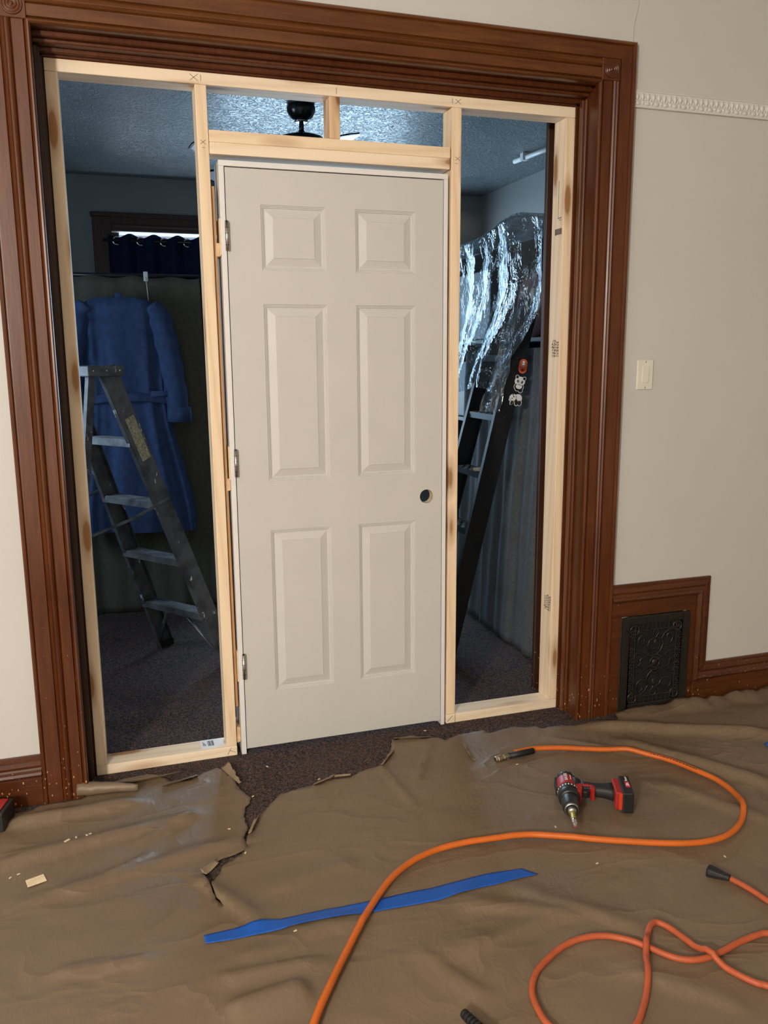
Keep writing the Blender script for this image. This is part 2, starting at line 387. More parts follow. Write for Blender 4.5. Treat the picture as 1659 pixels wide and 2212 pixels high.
# ------------------------------------------------------------------ casings round the opening
PROF = [(0,0),(0,.026),(.005,.031),(.011,.030),(.015,.023),(.019,.024),(.061,.024),(.063,.019),(.068,.025),(.073,.029),(.078,.026),(.081,.026),(.085,.029),(.090,.025),(.093,.019),(.096,.024),
        (.128,.024),(.130,.018),(.134,.024),(.138,.028),(.143,.029),(.147,.024),(.148,.020),(.148,0)]
def sweep(path, prof, inward, name, mat, w=1.0, base=WY, parent=None):
    """mitred moulding: path of (x,z) outer edge points, profile (distance inwards, protrusion towards the room)"""
    pts = [Vector(p) for p in path]; n = len(pts); dirs = [(pts[i+1]-pts[i]).normalized() for i in range(n-1)]
    nrm = [Vector((d.y, -d.x))*inward for d in dirs]; off = []
    for i in range(n):
        if i == 0: o = nrm[0]
        elif i == n-1: o = nrm[-1]
        else:
            a, b = nrm[i-1], nrm[i]; o = (a+b)/(1+a.dot(b))
        off.append(o)
    vs = []
    for i in range(n):
        for u, p in prof:
            q = pts[i]+off[i]*(u*w); vs.append((q.x, base-p, q.y))
    k = len(prof); fs = [(i*k+j, i*k+j+1, (i+1)*k+j+1, (i+1)*k+j) for i in range(n-1) for j in range(k-1)]
    m = MB().add(vs, fs); m.add(vs[:k], [tuple(range(k))]); m.add(vs[-k:], [tuple(range(k-1,-1,-1))])
    return m.build(name, mat, parent)
def mitre_piece(a, b, a2, b2, prof, name, mat, wa, wb):
    """one straight casing length with its own mitred ends: outer edge a-b, inner edge a2-b2"""
    a, b, a2, b2 = map(Vector, (a,b,a2,b2)); W = prof[-1][0]; vs = []
    for p, q in ((a,a2),(b,b2)):
        for u, pr in prof:
            c = p.lerp(q, u/W); vs.append((c.x, WY-pr, c.y))
    k = len(prof); m = MB().add(vs, [(j, j+1, k+j+1, k+j) for j in range(k-1)])
    m.add(vs[:k], [tuple(range(k))]); m.add(vs[-k:], [tuple(range(k-1,-1,-1))])
    return struct(m.build(name, mat))
OL, OR_, OT = -.167, 2.027, 2.595
t1 = mitre_piece((OL,0), (OL,OT), (XL,0), (XL,ZH), PROF, 'trim_1', 'stained_wood', 1, 1)
t2 = mitre_piece((OR_,OT), (OR_,0), (XR,ZH), (XR,0), PROF, 'trim_2', 'stained_wood', 1, 1)
t3 = mitre_piece((OL,OT), (OR_,OT), (XL,ZH), (XR,ZH), PROF, 'trim_3', 'stained_head', 1, 1)
for i, (cx, cz, par) in enumerate(((-.068, 2.492, t1), (1.922, 2.494, t2))):
    m = MB().box((cx-.037, WY-.029, cz-.037), (cx+.037, WY, cz+.037))
    ro = m.build('rosette', 'stained_wood', par, bevel=.002, seg=1)
    MB().lathe([(-.001,.030),(.004,.029),(.0045,.026),(.001,.0245),(.001,.0225),(.0045,.021),(.0045,.0175),(.001,.016),(.001,.014),(.005,.0125),(.005,.0095),(.001,.008),(.0015,.006),(.006,.003),(.0065,0)], (cx, WY-.029, cz), (0,-1,0), 28).build('bullseye', 'stained_wood', ro)
# jamb linings and stops
FR_ = 1.8669
def trimbox(name, boxes, mat='stained_dark', bev=.003):
    m = MB()
    for lo, hi in boxes: m.box(lo, hi)
    return struct(m.build(name, mat, bevel=bev, seg=1))
trimbox('trim_4', [((XL-.03, WY+.001, 0), (XL-.004, .20, ZH)), ((XL-.0045, -.062, 0), (XL+.010, -.010, ZH-.03)), ((XL-.0045, -.052, 0), (XL+.015, -.022, ZH-.03)), ((XL-.0045, .002, 0), (-.0005, .075, ZH-.03))])
trimbox('trim_5', [((XR+.010, WY+.001, 0), (XR+.035, .20, ZH)), ((XR+.0005, -.058, 0), (XR+.0105, -.010, ZH-.03)), ((XR-.006, -.044, 0), (XR+.0105, -.020, ZH-.03)), ((FR_+.0005, .002, 0), (XR+.0105, .075, ZH-.03))], 'stained_wood')
trimbox('trim_6', [((XL-.03, WY+.001, ZH+.004), (XR+.035, .20, ZH+.03)), ((XL-.004, -.085, ZH-.012), (XR+.010, -.010, ZH+.0045)), ((XL-.004, -.065, ZH-.024), (XR+.010, -.03, ZH-.0115)), ((XL-.004, -.022, ZH-.036), (XR+.010, .0, ZH-.011)), ((XL-.004, .002, ZH-.0435), (XR+.010, .080, ZH+.0045))], 'stained_wood')
# casing on the far room side of the opening
trimbox('trim_7', [((XR-.012, .20, 0), (XR+.13, .222, ZH+.11)), ((XR-.004, .222, 0), (XR+.03, .232, ZH+.0))], 'stained_dark')
trimbox('trim_8', [((XL-.13, .20, 0), (XL+.004, .222, ZH+.11)), ((XL+.0041, .20, ZH+.0), (XR-.0121, .222, ZH+.11))], 'stained_dark')

# ------------------------------------------------------------------ baseboards and the register housing
BP = [(0,0),(0,.010),(.006,.016),(.012,.016),(.016,.021),(.030,.024),(.040,.020),(.046,.024),(.052,.032),(.060,.035),(.066,.031),(.070,.026),(.074,.024),(.074,0)]
HX, HZ, BZ = 2.517, .557, .172
bbR = struct(sweep([(2.0275, HZ), (HX, HZ), (HX, BZ), (4.4, BZ)], BP, 1, 'baseboard_right', 'stained_base'))
m = MB(); m.box((HX-.0745, WY-.026, 0), (4.4, WY, BZ-.0735)); m.box((2.0275, WY-.020, .421), (HX-.0735, WY, HZ-.0735)); m.box((2.409, WY-.020, 0), (HX-.0735, WY, .4205)); m.box((2.0275, WY-.020, 0), (2.077, WY, .4205))
m.build('board', 'stained_base', bbR, bevel=.0015, seg=1)
struct(sweep([(-3, BZ), (OL-.0005, BZ)], BP, 1, 'baseboard_left', 'stained_base'))
MB().box((-3, WY-.026, 0), (OL-.0005, WY, BZ-.0735)).build('board', 'stained_base', bpy.data.objects['baseboard_left'], bevel=.0015, seg=1)
# cast iron register
gx0, gx1, gz0, gz1 = 2.079, 2.407, .004, .419
reg = thing('floor_register_grille', 'black cast iron scrollwork register grille set in the stained baseboard housing', 'vent grille', (gx0, WY-.022, gz0))
def loc(o): o.matrix_parent_inverse = o.parent.matrix_world.inverted() if False else Matrix.Translation(-Vector(o.parent.location)); return o
gy = WY-.024
m = MB(); b = .034
m.box((gx0, gy-.008, gz0), (gx0+b, gy+.004, gz1)); m.box((gx1-b, gy-.008, gz0), (gx1, gy+.004, gz1)); m.box((gx0+b, gy-.008, gz1-b), (gx1-b, gy+.004, gz1)); m.box((gx0+b, gy-.008, gz0), (gx1-b, gy+.004, gz0+b))
loc(m.build('frame', 'iron_black', reg, bevel=.003))
loc(MB().box((gx0+.01, gy+.004, gz0+.01), (gx1-.01, gy+.006, gz1-.01)).build('damper', 'duct_dark', reg))
m = MB(); cx, cz = (gx0+gx1)/2, (gz0+gz1)/2; hw, hh = (gx1-gx0)/2-b, (gz1-gz0)/2-b
def P2(u, v): return Vector((cx+u*hw, gy-.003, cz+v*hh))
def rod(pts, r=.0028, closed=False): m.tube([P2(*p) for p in pts], r*1.25, 5, cap=False, closed=closed)
def ringp(u, v, r, k=12): return [(u+r/hw*math.cos(2*PI*i/k), v+r/hh*math.sin(2*PI*i/k)) for i in range(k)]
for s in (-1, 1):
    rod([(s*.78,-.98),(s*.78,.98)]); rod([(-.98,s*.84),(.98,s*.84)])
    for k in range(-5, 6): rod([(s*.78,k*.155),(s*1.0,k*.155)], .0022); rod(ringp(s*.89, k*.155+.08, .007, 8), .002, True)
    for k in range(-4, 5): rod([(k*.16, s*.84),(k*.16, s*1.0)], .0022)
    for t in (-1, 1):
        rod(ringp(s*.80, t*.86, .021), .0036, True)
        rod([(0,0),(s*.18,t*.10),(s*.36,t*.16),(s*.52,t*.12),(s*.60,t*.02),(s*.5,-t*.03)], .003)
        rod([(s*.05,t*.18),(s*.22,t*.30),(s*.30,t*.45),(s*.22,t*.58),(s*.05,t*.62)], .003)
        rod([(s*.30,t*.45),(s*.48,t*.40),(s*.62,t*.48),(s*.66,t*.62),(s*.54,t*.72),(s*.42,t*.66),(s*.44,t*.57)], .003)
        rod([(s*.22,t*.58),(s*.34,t*.72),(s*.52,t*.80),(s*.74,t*.80)], .003)
        rod([(s*.36,t*.16),(s*.52,t*.26),(s*.70,t*.28),(s*.78,t*.20)], .003)
        rod([(0,t*.62),(s*.12,t*.74),(s*.06,t*.84)], .003)
        rod([(s*.60,t*.02),(s*.70,t*.10),(s*.78,t*.06)], .0026)
for t in (-1, 1):
    for q in (.16,.25,.33): rod([(-.2*(1.2-q),t*q),(0,t*(q+.03)),(.2*(1.2-q),t*q)], .0028)
    m.sphere(P2(0, t*.5), .010, 8, 5, (1,.35,1.5))
m.sphere(P2(0,0), .016, 8, 5, (1,.5,1)); rod(ringp(0,0,.024), .003, True)
loc(m.build('scrollwork', 'iron_black', reg, merge=False))
# plaster picture rail
m = MB().box((2.03, WY-.010, 2.385), (4.4, WY, 2.437)); m.box((2.03, WY-.014, 2.381), (4.4, WY, 2.3855)); m.box((2.03, WY-.013, 2.4365), (4.4, WY, 2.441))
rail = struct(m.build('trim_9', 'plaster_relief', bevel=.002))
m = MB()
for k in range(72):
    x = 2.045+k*.0235
    m.sphere((x, WY-.010, 2.419), .0105, 6, 4, (.8,.7,1.3)); m.sphere((x+.012, WY-.010, 2.411), .006, 6, 4, (1,.8,1))
for k in range(42):
    x = 2.05+k*.04
    m.sphere((x, WY-.010, 2.397), .009, 6, 4, (1.5,.6,.9)); m.sphere((x+.02, WY-.010, 2.399), .006, 6, 4, (1,.8,1.2))
m.build('relief', 'plaster_relief', rail, merge=False)
# light switch
sw = thing('light_switch', 'ivory rocker light switch on the white wall beside the stained casing', 'light switch', (2.141, WY, 1.407))
loc(MB().box((2.141-.0365, WY-.008, 1.407-.058), (2.141+.0365, WY, 1.407+.058)).build('cover_plate', 'switch_plastic', sw, bevel=.0045, seg=3))
rk = MB().prism([(2.127,1.376),(2.155,1.376),(2.155,1.438),(2.127,1.438)], WY-.0120, WY-.004)
rk = loc(rk.build('rocker', 'switch_plastic', sw, bevel=.0012))
loc(MB().box((2.1515, WY-.0135, 1.413), (2.1548, WY-.011, 1.419)).build('dimmer_slide', 'switch_plastic', sw))
for dz in (-.0495, .0495):
    loc(MB().lathe([(0,.003),(.0012,.0028),(.0015,0)], (2.141, WY-.008, 1.407+dz), (0,-1,0), 12).build('screw', 'steel', sw))

# ------------------------------------------------------------------ new 2x4 framing
T4, D4 = .038, .089
def lumber(name, label, a, b, mat, wide_axis, cat='lumber', group=None, t=T4, d=D4, bev=.0035):
    """board from a to b (centre line of the front face); t is its face towards the room, d its depth"""
    a, b = Vector(a), Vector(b); L = (b-a).length; z = (b-a).normalized(); y = Vector((0,1,0)); x = y.cross(z).normalized()
    M = basis(a, x, y); 
    for i in range(3): M[i][0], M[i][1], M[i][2] = x[i], y[i], z[i]
    o = MB().box((-t/2, 0, 0), (t/2, d, L)).build(name, mat, bevel=bev)
    o.matrix_world = M
    return tag(o, label, cat, group)
ZT = 2.402
FR = 1.8669
plate = lumber('top_plate', 'long pale pine board running along the top of the new framing', (0,0,ZT-T4/2), (FR,0,ZT-T4/2), 'pine_pale', 0)
sl = lumber('end_stud', 'knotty pale pine stud against the jamb, beside the paint-spattered ladder', (T4/2,0,T4), (T4/2,0,ZT-T4), 'pine_pale', 0)
s2 = lumber('king_stud', 'upright pine stud on the hinge side of the white door', (.4676+T4/2,0,T4), (.4570+T4/2,0,ZT-T4), 'pine', 0)
s3 = lumber('king_stud', 'upright pine stud on the knob-hole side of the white door', (1.3605+T4/2,0,T4), (1.3650+T4/2,0,ZT-T4), 'pine', 0)
sr = lumber('end_stud', 'ink-stamped pine stud against the right jamb, beside the black ladder', (FR-T4/2,0,T4), (FR-T4/2,0,ZT-T4), 'pine', 0)
cr_ = lumber('cripple_stud', 'short pine cripple stud between top plate and header boards', (.929,0,2.2275), (.929,0,ZT-T4), 'pine_warm', 0)
h1 = lumber('header_board', 'upper of the two header boards lying above the white door', (.497,.0,2.2085), (1.3600,.0,2.2085), 'pine', 0)
h2 = lumber('header_board', 'lower of the two header boards lying above the white door', (.497,.0,2.1705), (1.3585,.0,2.1705), 'pine_pale', 0)
pl = lumber('bottom_plate', 'pine sole plate on the carpet with a barcode label, below the aluminium ladder', (0,0,T4/2), (.5065,0,T4/2), 'pine_pale', 0)
prr = lumber('bottom_plate', 'pine sole plate on the carpet below the black ladder', (1.3595,0,T4/2), (FR,0,T4/2), 'pine_pale', 0)
lumber('trimmer_strip', 'thin brown trimmer strip standing between hinge-side stud and door jamb', (.5065+.0065,.012,.19), (.4975+.0065,.012,2.052), 'board_brown', 0, t=.0105, d=.07, bev=.0015)
lumber('trimmer_strip', 'thin brown trimmer strip standing between knob-side stud and door jamb', (1.3560,.020,.20), (1.3575,.020,1.95), 'board_brown', 0, t=.006, d=.06, bev=.001)
SHIM = ['topmost of the cedar shims wedged beside the hinge-side jamb', 'middle one of the cedar shims wedged beside the hinge-side jamb', 'lowest of the cedar shims wedged beside the hinge-side jamb']
for k, z in enumerate((1.845, 1.035, .075)):
    x0 = {0:.5055, 1:.5090, 2:.5070}[k]
    h = .022 if k < 2 else .030
    tag(MB().prism([(x0, z-h), (.5225, z-h*.9), (.5228, z+h), (x0+.002, z+h*1.1)], .010, .110).build('cedar_shim', 'cedar', bevel=.001, seg=1), SHIM[k], 'shim', 'cedar shims')
# pencil marks and ink stamps are parts of their boards (world shapes, parented)
def onto(o, board):
    o.parent = board; o.matrix_parent_inverse = board.matrix_world.inverted(); return o
def mark(board, segs, mat='pencil', w=.0013, name='pencil_mark'):
    m = MB()
    for (x0,z0),(x1,z1) in segs:
        d = Vector((x1-x0, 0, z1-z0)); nrm = Vector((-d.z, 0, d.x)).normalized()*w/2; a = Vector((x0,-.0005,z0)); b = Vector((x1,-.0005,z1))
        vs = [a+nrm, b+nrm, b-nrm, a-nrm]; vs += [v+Vector((0,.001,0)) for v in vs]
        m.add(vs, [(0,1,2,3),(7,6,5,4),(0,4,5,1),(1,5,6,2),(2,6,7,3),(3,7,4,0)])
    return onto(m.build(name, mat), board)
def cross(cx, cz, s): return [((cx-s,cz-s*.8),(cx+s,cz+s*.8)), ((cx-s,cz+s*.7),(cx+s,cz-s*.8))]
mark(plate, cross(.456, 2.384, .013)+[((.478,2.375),(.478,2.393))]); mark(plate, [((.936,2.372),(.936,2.393))]); mark(plate, cross(1.388, 2.384, .011)+[((1.366,2.375),(1.366,2.393))])
mark(s2, cross(.477, 2.187, .009)+[((.474,2.170),(.482,2.169))]); mark(s3, cross(1.388, 2.190, .009)+[((1.378,2.174),(1.389,2.173))])
mark(pl, [((.470,.008),(.484,.034)), ((.476,.024),(.500,.012))]); mark(prr, [((1.3985,.001),(1.3985,.037)), ((1.364,.008),(1.388,.032))], w=.0016)
# stamped text on the inner faces of the right stud (its left face, x = FR - T4) and on the left sole plate's top
xf = FR-T4-.0006
def sideboxes(board, boxes, mat='stamp_ink', name='ink_stamp'):
    m = MB()
    for y0, z0, y1, z1 in boxes: m.box((xf, y0, z0), (xf+.001, y1, z1))
    return onto(m.build(name, mat), board)
rs = random.Random(3)
sideboxes(sr, [(.040, 2.005, .042, 2.145), (.040, 2.005, .012, 2.008), (.036, 1.998, .014, 2.000)][0:1] + [(.014, 2.005, .042, 2.008), (.014, 1.998, .034, 2.000)])
bx = []; y = .010
while y < .062: w_ = rs.choice((.0012,.002,.003)); bx.append((y, 1.945, y+w_, 1.968)); y += w_+rs.choice((.0012,.002))
sideboxes(sr, bx, name='barcode')
for zc in (1.51, .46):
    bx = []
    for row in range(5):
        y = .008+row*.011; z = zc-.032
        while z < zc+.03:
            h_ = rs.uniform(.004,.010); bx.append((y, z, y+rs.uniform(.003,.0075), z+h_)); z += h_+.003
    sideboxes(sr, bx)
m = MB(); m.box((.375, .012, T4+.0001), (.500, .086, T4+.0006)); lb = onto(m.build('paper_label', 'print_white', None), pl)
m = MB(); x = .402
while x < .424: w_ = rs.choice((.0012,.002,.003)); m.box((x, .030, T4+.0006), (x+w_, .074, T4+.0010)); x += w_+rs.choice((.0012,.002))
for k in range(3): m.box((.384+k*.004, .035, T4+.0006), (.386+k*.004, .07-k*.01, T4+.001))
onto(m.build('barcode', 'print_black'), pl)
for txt, xx in (('FRO', .468), ('THE', .484)):
    letters(txt, .020, 'print_grey', None, basis((xx, .050, T4+.0009), (0,-1,0), (1,0,0)), 'lettering'); o = COL.objects[-1]; onto(o, pl)

# ------------------------------------------------------------------ prehung door
dr_ = thing('prehung_door', 'white six-panel prehung door in its white jamb, standing in the new framing', 'door', (.937, .05, 0))
S0, S1, Z0, Z1 = .544, 1.3325, .0205, 2.1125
FY, TH = .0, .035
panels = [(xa, xb, za, zb) for xa, xb in ((.661,.889),(.998,1.223)) for za, zb in ((.238,.860),(1.043,1.667),(1.782,1.998))]
xs = [S0, .661, .889, .998, 1.223, S1]; zs = [Z0, .238, .860, 1.043, 1.667, 1.782, 1.998, Z1]
LAY = [(0,0),(.0015,.0030),(.0045,.0030),(.006,.0060),(.009,.0060),(.0105,.0095),(.0150,.0100),(.0405,.0030),(.0415,.0012),(.0425,.0012)]
m = MB(); hx, hz, hr = 1.270, .952, .027
for i in range(5):
    for j in range(7):
        x0, x1, z0, z1 = xs[i], xs[i+1], zs[j], zs[j+1]
        if (x0, x1, z0, z1) in panels:
            for (ia, da), (ib, db) in zip(LAY, LAY[1:]):
                A = [(x0+ia,FY+da,z0+ia),(x1-ia,FY+da,z0+ia),(x1-ia,FY+da,z1-ia),(x0+ia,FY+da,z1-ia)]
                B = [(x0+ib,FY+db,z0+ib),(x1-ib,FY+db,z0+ib),(x1-ib,FY+db,z1-ib),(x0+ib,FY+db,z1-ib)]
                m.add(A+B, [(k,(k+1)%4,4+(k+1)%4,4+k) for k in range(4)])
            ib, db = LAY[-1]; m.add([(x0+ib,FY+db,z0+ib),(x1-ib,FY+db,z0+ib),(x1-ib,FY+db,z1-ib),(x0+ib,FY+db,z1-ib)], [(0,1,2,3)])
        elif i == 4 and j == 2:
            K = 32
            for yy in (FY, FY+TH):
                ring = [(hx+hr*math.cos(2*PI*k/K), yy, hz+hr*math.sin(2*PI*k/K)) for k in range(K)]
                sq = []
                for k in range(K):
                    c, s_ = math.cos(2*PI*k/K), math.sin(2*PI*k/K)
                    tx = ((x1-hx) if c > 0 else (hx-x0))/max(abs(c),1e-9); tz = ((z1-hz) if s_ > 0 else (hz-z0))/max(abs(s_),1e-9); tt = min(tx, tz)
                    sq.append((hx+c*tt, yy, hz+s_*tt))
                m.add(ring+sq, [(k,(k+1)%K,K+(k+1)%K,K+k) for k in range(K)])
                corners = [(x1,z1),(x0,z1),(x0,z0),(x1,z0)]
                for cxx, czz in corners:
                    a_ = math.atan2(czz-hz, cxx-hx) % (2*PI); k = int(a_/(2*PI/K))
                    m.add([sq[k], sq[(k+1)%K], (cxx,yy,czz)], [(0,1,2)])
        else: m.add([(x0,FY,z0),(x1,FY,z0),(x1,FY,z1),(x0,FY,z1)], [(0,1,2,3)])
        if not (i == 4 and j == 2): m.add([(x0,FY+TH,z0),(x1,FY+TH,z0),(x1,FY+TH,z1),(x0,FY+TH,z1)], [(0,3,2,1)])
for a_, b_ in (((S0,Z0),(S1,Z0)),((S1,Z0),(S1,Z1)),((S1,Z1),(S0,Z1)),((S0,Z1),(S0,Z0))):
    m.add([(a_[0],FY,a_[1]),(b_[0],FY,b_[1]),(b_[0],FY+TH,b_[1]),(a_[0],FY+TH,a_[1])], [(0,1,2,3)])
slab = m.build('slab', 'door_skin', dr_); loc(slab)
m = MB(); K = 32
m.add([(hx+hr*math.cos(2*PI*k/K), yy, hz+hr*math.sin(2*PI*k/K)) for yy in (FY+.0015, FY+TH-.001) for k in range(K)], [(k,(k+1)%K,K+(k+1)%K,K+k) for k in range(K)], True)
o = m.build('knob_bore', 'door_core', slab)
loc(MB().box((S1-.0005, .009, .918), (S1+.0012, .028, .986)).build('latch_bore', 'duct_dark', dr_))
J0, J1, JZ = .5234, 1.3506, 2.1345; JD = .114
loc(MB().box((J0, -.002, .0), (S0-.003, JD, JZ-.0185)).build('side_jamb', 'jamb_white', dr_, bevel=.0012))
loc(MB().box((S1+.003, -.002, .0), (J1, JD, JZ-.0185)).build('side_jamb', 'jamb_white', dr_, bevel=.0012))
loc(MB().box((J0, -.002, JZ-.0183), (J1, JD, JZ)).build('head_jamb', 'jamb_white', dr_, bevel=.0012))
m = MB(); m.box((S0-.0032, TH+.002, 0), (S0+.009, TH+.034, JZ-.0185)); m.box((S1-.009, TH+.002, 0), (S1+.0032, TH+.034, JZ-.0185)); m.box((S0+.009, TH+.002, JZ-.0305), (S1-.009, TH+.034, JZ-.0183))
loc(m.build('door_stop', 'jamb_white', dr_, bevel=.001, seg=1))
for z in (1.889, 1.113, .350):
    hg = loc(MB().tube([(S0-.0012, -.0085, z-.0475), (S0-.0012, -.0085, z+.0475)], .0066, 12).build('hinge', 'steel', dr_))
    m = MB()
    for dz in (-.0285, -.0095, .0095, .0285): m.tube([(S0-.0012,-.0085,z+dz-.0006),(S0-.0012,-.0085,z+dz+.0006)], .0069, 12)
    m.tube([(S0-.0012,-.0085,z+.047),(S0-.0012,-.0085,z+.051)], .0050, 10)
    m.build('knuckle_joint', 'black_plastic', hg)
    MB().box((S0-.0030, -.0050, z-.047), (S0-.0004, .0300, z+.047)).build('leaf', 'steel', hg)
    loc(MB().box((J0-.004, .004, z-.06), (J0, .085, z+.06)).build('hinge_backing', 'scrap_wood', dr_, bevel=.001, seg=1))

# ------------------------------------------------------------------ kraft paper floor covering
TEAR_L = [(60,1751),(78,1742),(91,1734),(104,1727),(112,1723),(133,1718),(169,1712),(182,1705),(197,1704),(218,1697),(240,1688),(270,1679),(317,1669),(350,1674),(372,1684),(381,1680),(402,1681),(422,1675),(439,1666),(469,1656),(483,1661),(492,1672),(504,1676),(510,1692),(516,1699),(530,1713),(542,1723),(540,1733),(530,1742),(527,1762),(535,1785),(530,1799),(526,1812),(535,1826),
  (527,1836),(496,1848),(480,1853),(472,1858),(466,1866),(452,1879),(440,1891)]
TEAR_R = [(449,1905),(453,1915),(460,1932),(466,1943),(486,1958),(468,1941),(463,1930),(457,1912),(468,1893),(478,1878),(478,1872),(486,1864),(499,1858),(528,1838),(534,1826),(533,1812),(537,1800),(548,1776),(563,1757),(581,1738),(605,1712),(636,1705),(674,1695),(716,1681),(758,1674),(788,1661),(822,1652),(830,1640),(843,1619),(847,1596),(870,1590),(893,1586),(915,1591),(931,1593),(945,1590),(961,1597),(975,1591),(990,1585),(1018,1580),(1045,1575),(1058,1582),(1080,1576),(1112,1569),(1140,1570),(1158,1567),(1170,1572),(1200,1568),(1243,1565),(1283,1558),(1332,1556),(1343,1548),(1373,1535),(1392,1531),(1404,1533),(1426,1541),(1447,1538),(1471,1534),(1505,1534),(1512,1528),(1548,1523),(1580,1518),(1606,1521),(1620,1514),(1642,1502),(1659,1505)]
FOLDS = []   # ridges (pixel ends in the photograph's frame, height, width)
for a, b, h, w_ in (((0,1880),(420,1770),.016,.055),((60,1960),(520,1820),.013,.05),((120,2115),(330,2080),.010,.03),((20,1790),(300,1740),.018,.05),((700,2080),(480,2120),.010,.03),
    ((590,1930),(760,1870),.007,.05),((660,2140),(500,2190),.016,.06),((1340,1610),(1659,1700),.020,.06),((1280,1575),(1659,1590),.022,.05),((1180,1600),(1420,1640),.010,.03),((1000,1960),(1250,1990),.010,.05),
    ((1120,1930),(1390,2020),.009,.05),((940,2080),(1200,1990),.009,.06),((1420,1700),(1659,1780),.010,.05),((520,2075),(640,2050),.005,.03),((420,1900),(560,2000),.012,.04),((640,2030),(780,2000),.006,.04),
    ((1350,2100),(1600,2180),.008,.05),((820,1660),(890,1740),.008,.018),((930,1600),(900,1690),.008,.016),((300,1830),(420,1770),.012,.025),((240,1900),(330,1850),.010,.02),((1050,2160),(900,2060),.008,.05)):
    FOLDS.append((fl(*a).to_2d(), fl(*b).to_2d(), h*1.35, w_*.9))
def pz(x, y):
    z = .004+.008*abs(fbm(x*1.7+3, y*2.6, 1.3))+.0035*abs(fbm(x*6, y*8, 4.1))
    p = Vector((x,y))
    for a, b, h, w_ in FOLDS:
        ab = b-a; t = (p-a).dot(ab)/ab.length_squared
        if -.15 < t < 1.15:
            q = a+ab*t; d = (p-q).length; side = (ab.x*(p-a).y-ab.y*(p-a).x)
            ww = w_*(1.0 if side > 0 else .45)
            if d < ww*3: z += h*math.exp(-(d/ww)**2)*ease(-.15,.15,t)*(1-ease(.85,1.15,t))
    z += .040*ease(-.25, -.16, y)*ease(1.98, 2.12, x)*(.25+.75*abs(fbm(x*4.3, 2.2, 7.7))+.25*abs(fbm(x*17, 1.2, 3.7)))
    return z
def jag(pts, amp, step=.012):
    out = []; rnd = random.Random(11)
    for a, b in zip(pts, pts[1:]):
        L = (b-a).length; k = max(1, int(L/step)); nrm = Vector((-(b-a).y, (b-a).x)).normalized() if L > 1e-6 else Vector((0,0))
        for i in range(k):
            out.append(a.lerp(b, i/k)+(nrm*rnd.uniform(-amp, amp) if i else Vector((0,0))))
    out.append(pts[-1]); return out
left = jag([Vector((-1.6,-.20)), Vector((-.75,-.19))]+[fl(*p, .01).to_2d() for p in TEAR_L], .0025)
right = jag([fl(*p, .01).to_2d() for p in TEAR_R]+[Vector((2.95,-.17)), Vector((3.6,-.16))], .0025)
YMAX = WY-.034
outline = left+right+[Vector((3.6,-3.4)), Vector((-1.6,-3.4))]
for v_ in outline:
    if v_.x > 2.05: v_.y = -.1575 if v_.y > -.3 else v_.y
    elif v_.x < -.05: v_.y = min(v_.y, YMAX-.004)
    elif v_.x > 1.87 or v_.x < -.02: v_.y = min(v_.y, WY-.032)
    else: v_.y = min(v_.y, -.004)
def inside(p, poly):
    c = False; j = len(poly)-1
    for i in range(len(poly)):
        a, b = poly[i], poly[j]
        if (a.y > p[1]) != (b.y > p[1]) and p[0] < (b.x-a.x)*(p[1]-a.y)/(b.y-a.y)+a.x: c = not c
        j = i
    return c
pts = list(outline); no = len(pts); edges = [(i, (i+1) % no) for i in range(no)]
from mathutils.kdtree import KDTree
kd = KDTree(no)
for i, p in enumerate(outline): kd.insert((p.x, p.y, 0), i)
kd.balance()
rg = random.Random(5); y = -3.38
while y < -.01:
    st = .015 if y > -1.75 else .05
    x = -1.58
    fine_x = (-.62, 2.75)
    while x < 3.58:
        sx = st if fine_x[0] < x < fine_x[1] else .05
        p = (x+rg.uniform(-.25,.25)*sx, y+rg.uniform(-.25,.25)*st)
        if kd.find((p[0], p[1], 0))[2] > .007 and inside(p, outline): pts.append(Vector(p))
        x += sx
    y += st
vv, _, ff, *_ = geometry.delaunay_2d_cdt(pts, edges, [], 1, 1e-7)
ff = [f for f in ff if inside(sum((vv[i] for i in f), Vector((0,0)))/len(f), outline)]
m = MB().add([(v_.x, v_.y, pz(v_.x, v_.y)) for v_ in vv], ff, True)
paper = m.build('floor_paper', 'kraft_paper', merge=False, solid=.0006)
tag(paper, 'brown kraft paper floor covering, wrinkled, with a torn edge at the door', 'floor paper')
def flap(a, b, r0, r1, ang0, ang1, mat='kraft_paper', width=None, n=18, skew=0.0):
    """torn edge of the sheet curling up along the floor line a-b"""
    a, b = Vector((a.x, a.y, 0)), Vector((b.x, b.y, 0)); d = (b-a).normalized(); nrm = Vector((d.y, -d.x, 0))
    def f(u, v):
        r = r0+(r1-r0)*u; th = (ang0+(ang1-ang0)*u)*v; c = a.lerp(b, u)+d*(skew*v)
        jit = .004*fbm(u*9, v*4, r0*90)*v
        return c+nrm*(r*math.sin(th)+jit)+Vector((0,0, pz(c.x, c.y)+.001+r*(1-math.cos(th))+abs(jit)))
    return MB().grid(f, n, 10).build('torn_flap', mat, paper, solid=.0006)
flap(fl(170,1722), fl(300,1712), .024, .014, 4.1, 2.6)
flap(fl(250,1700), fl(392,1672), .030, .020, 1.3, 1.2)
flap(fl(350,1700), fl(425,1676), .03, .05, 1.0, .7)
flap(fl(477,1662), fl(516,1698), .04, .03, -.9, -.3, 'paper_back')
flap(fl(536,1806), fl(549,1772), .012, .016, 1.8, 1.4, 'paper_back', n=8)
flap(fl(676,1699), fl(718,1683), .012, .014, 1.3, 1.6, 'paper_back', n=8)
flap(fl(722,1683), fl(758,1678), .006, .005, 2.2, 2.4, 'paper_back', n=8)
flap(fl(822,1656), fl(846,1626), .014, .012, 1.9, 1.5, 'paper_back', n=8)
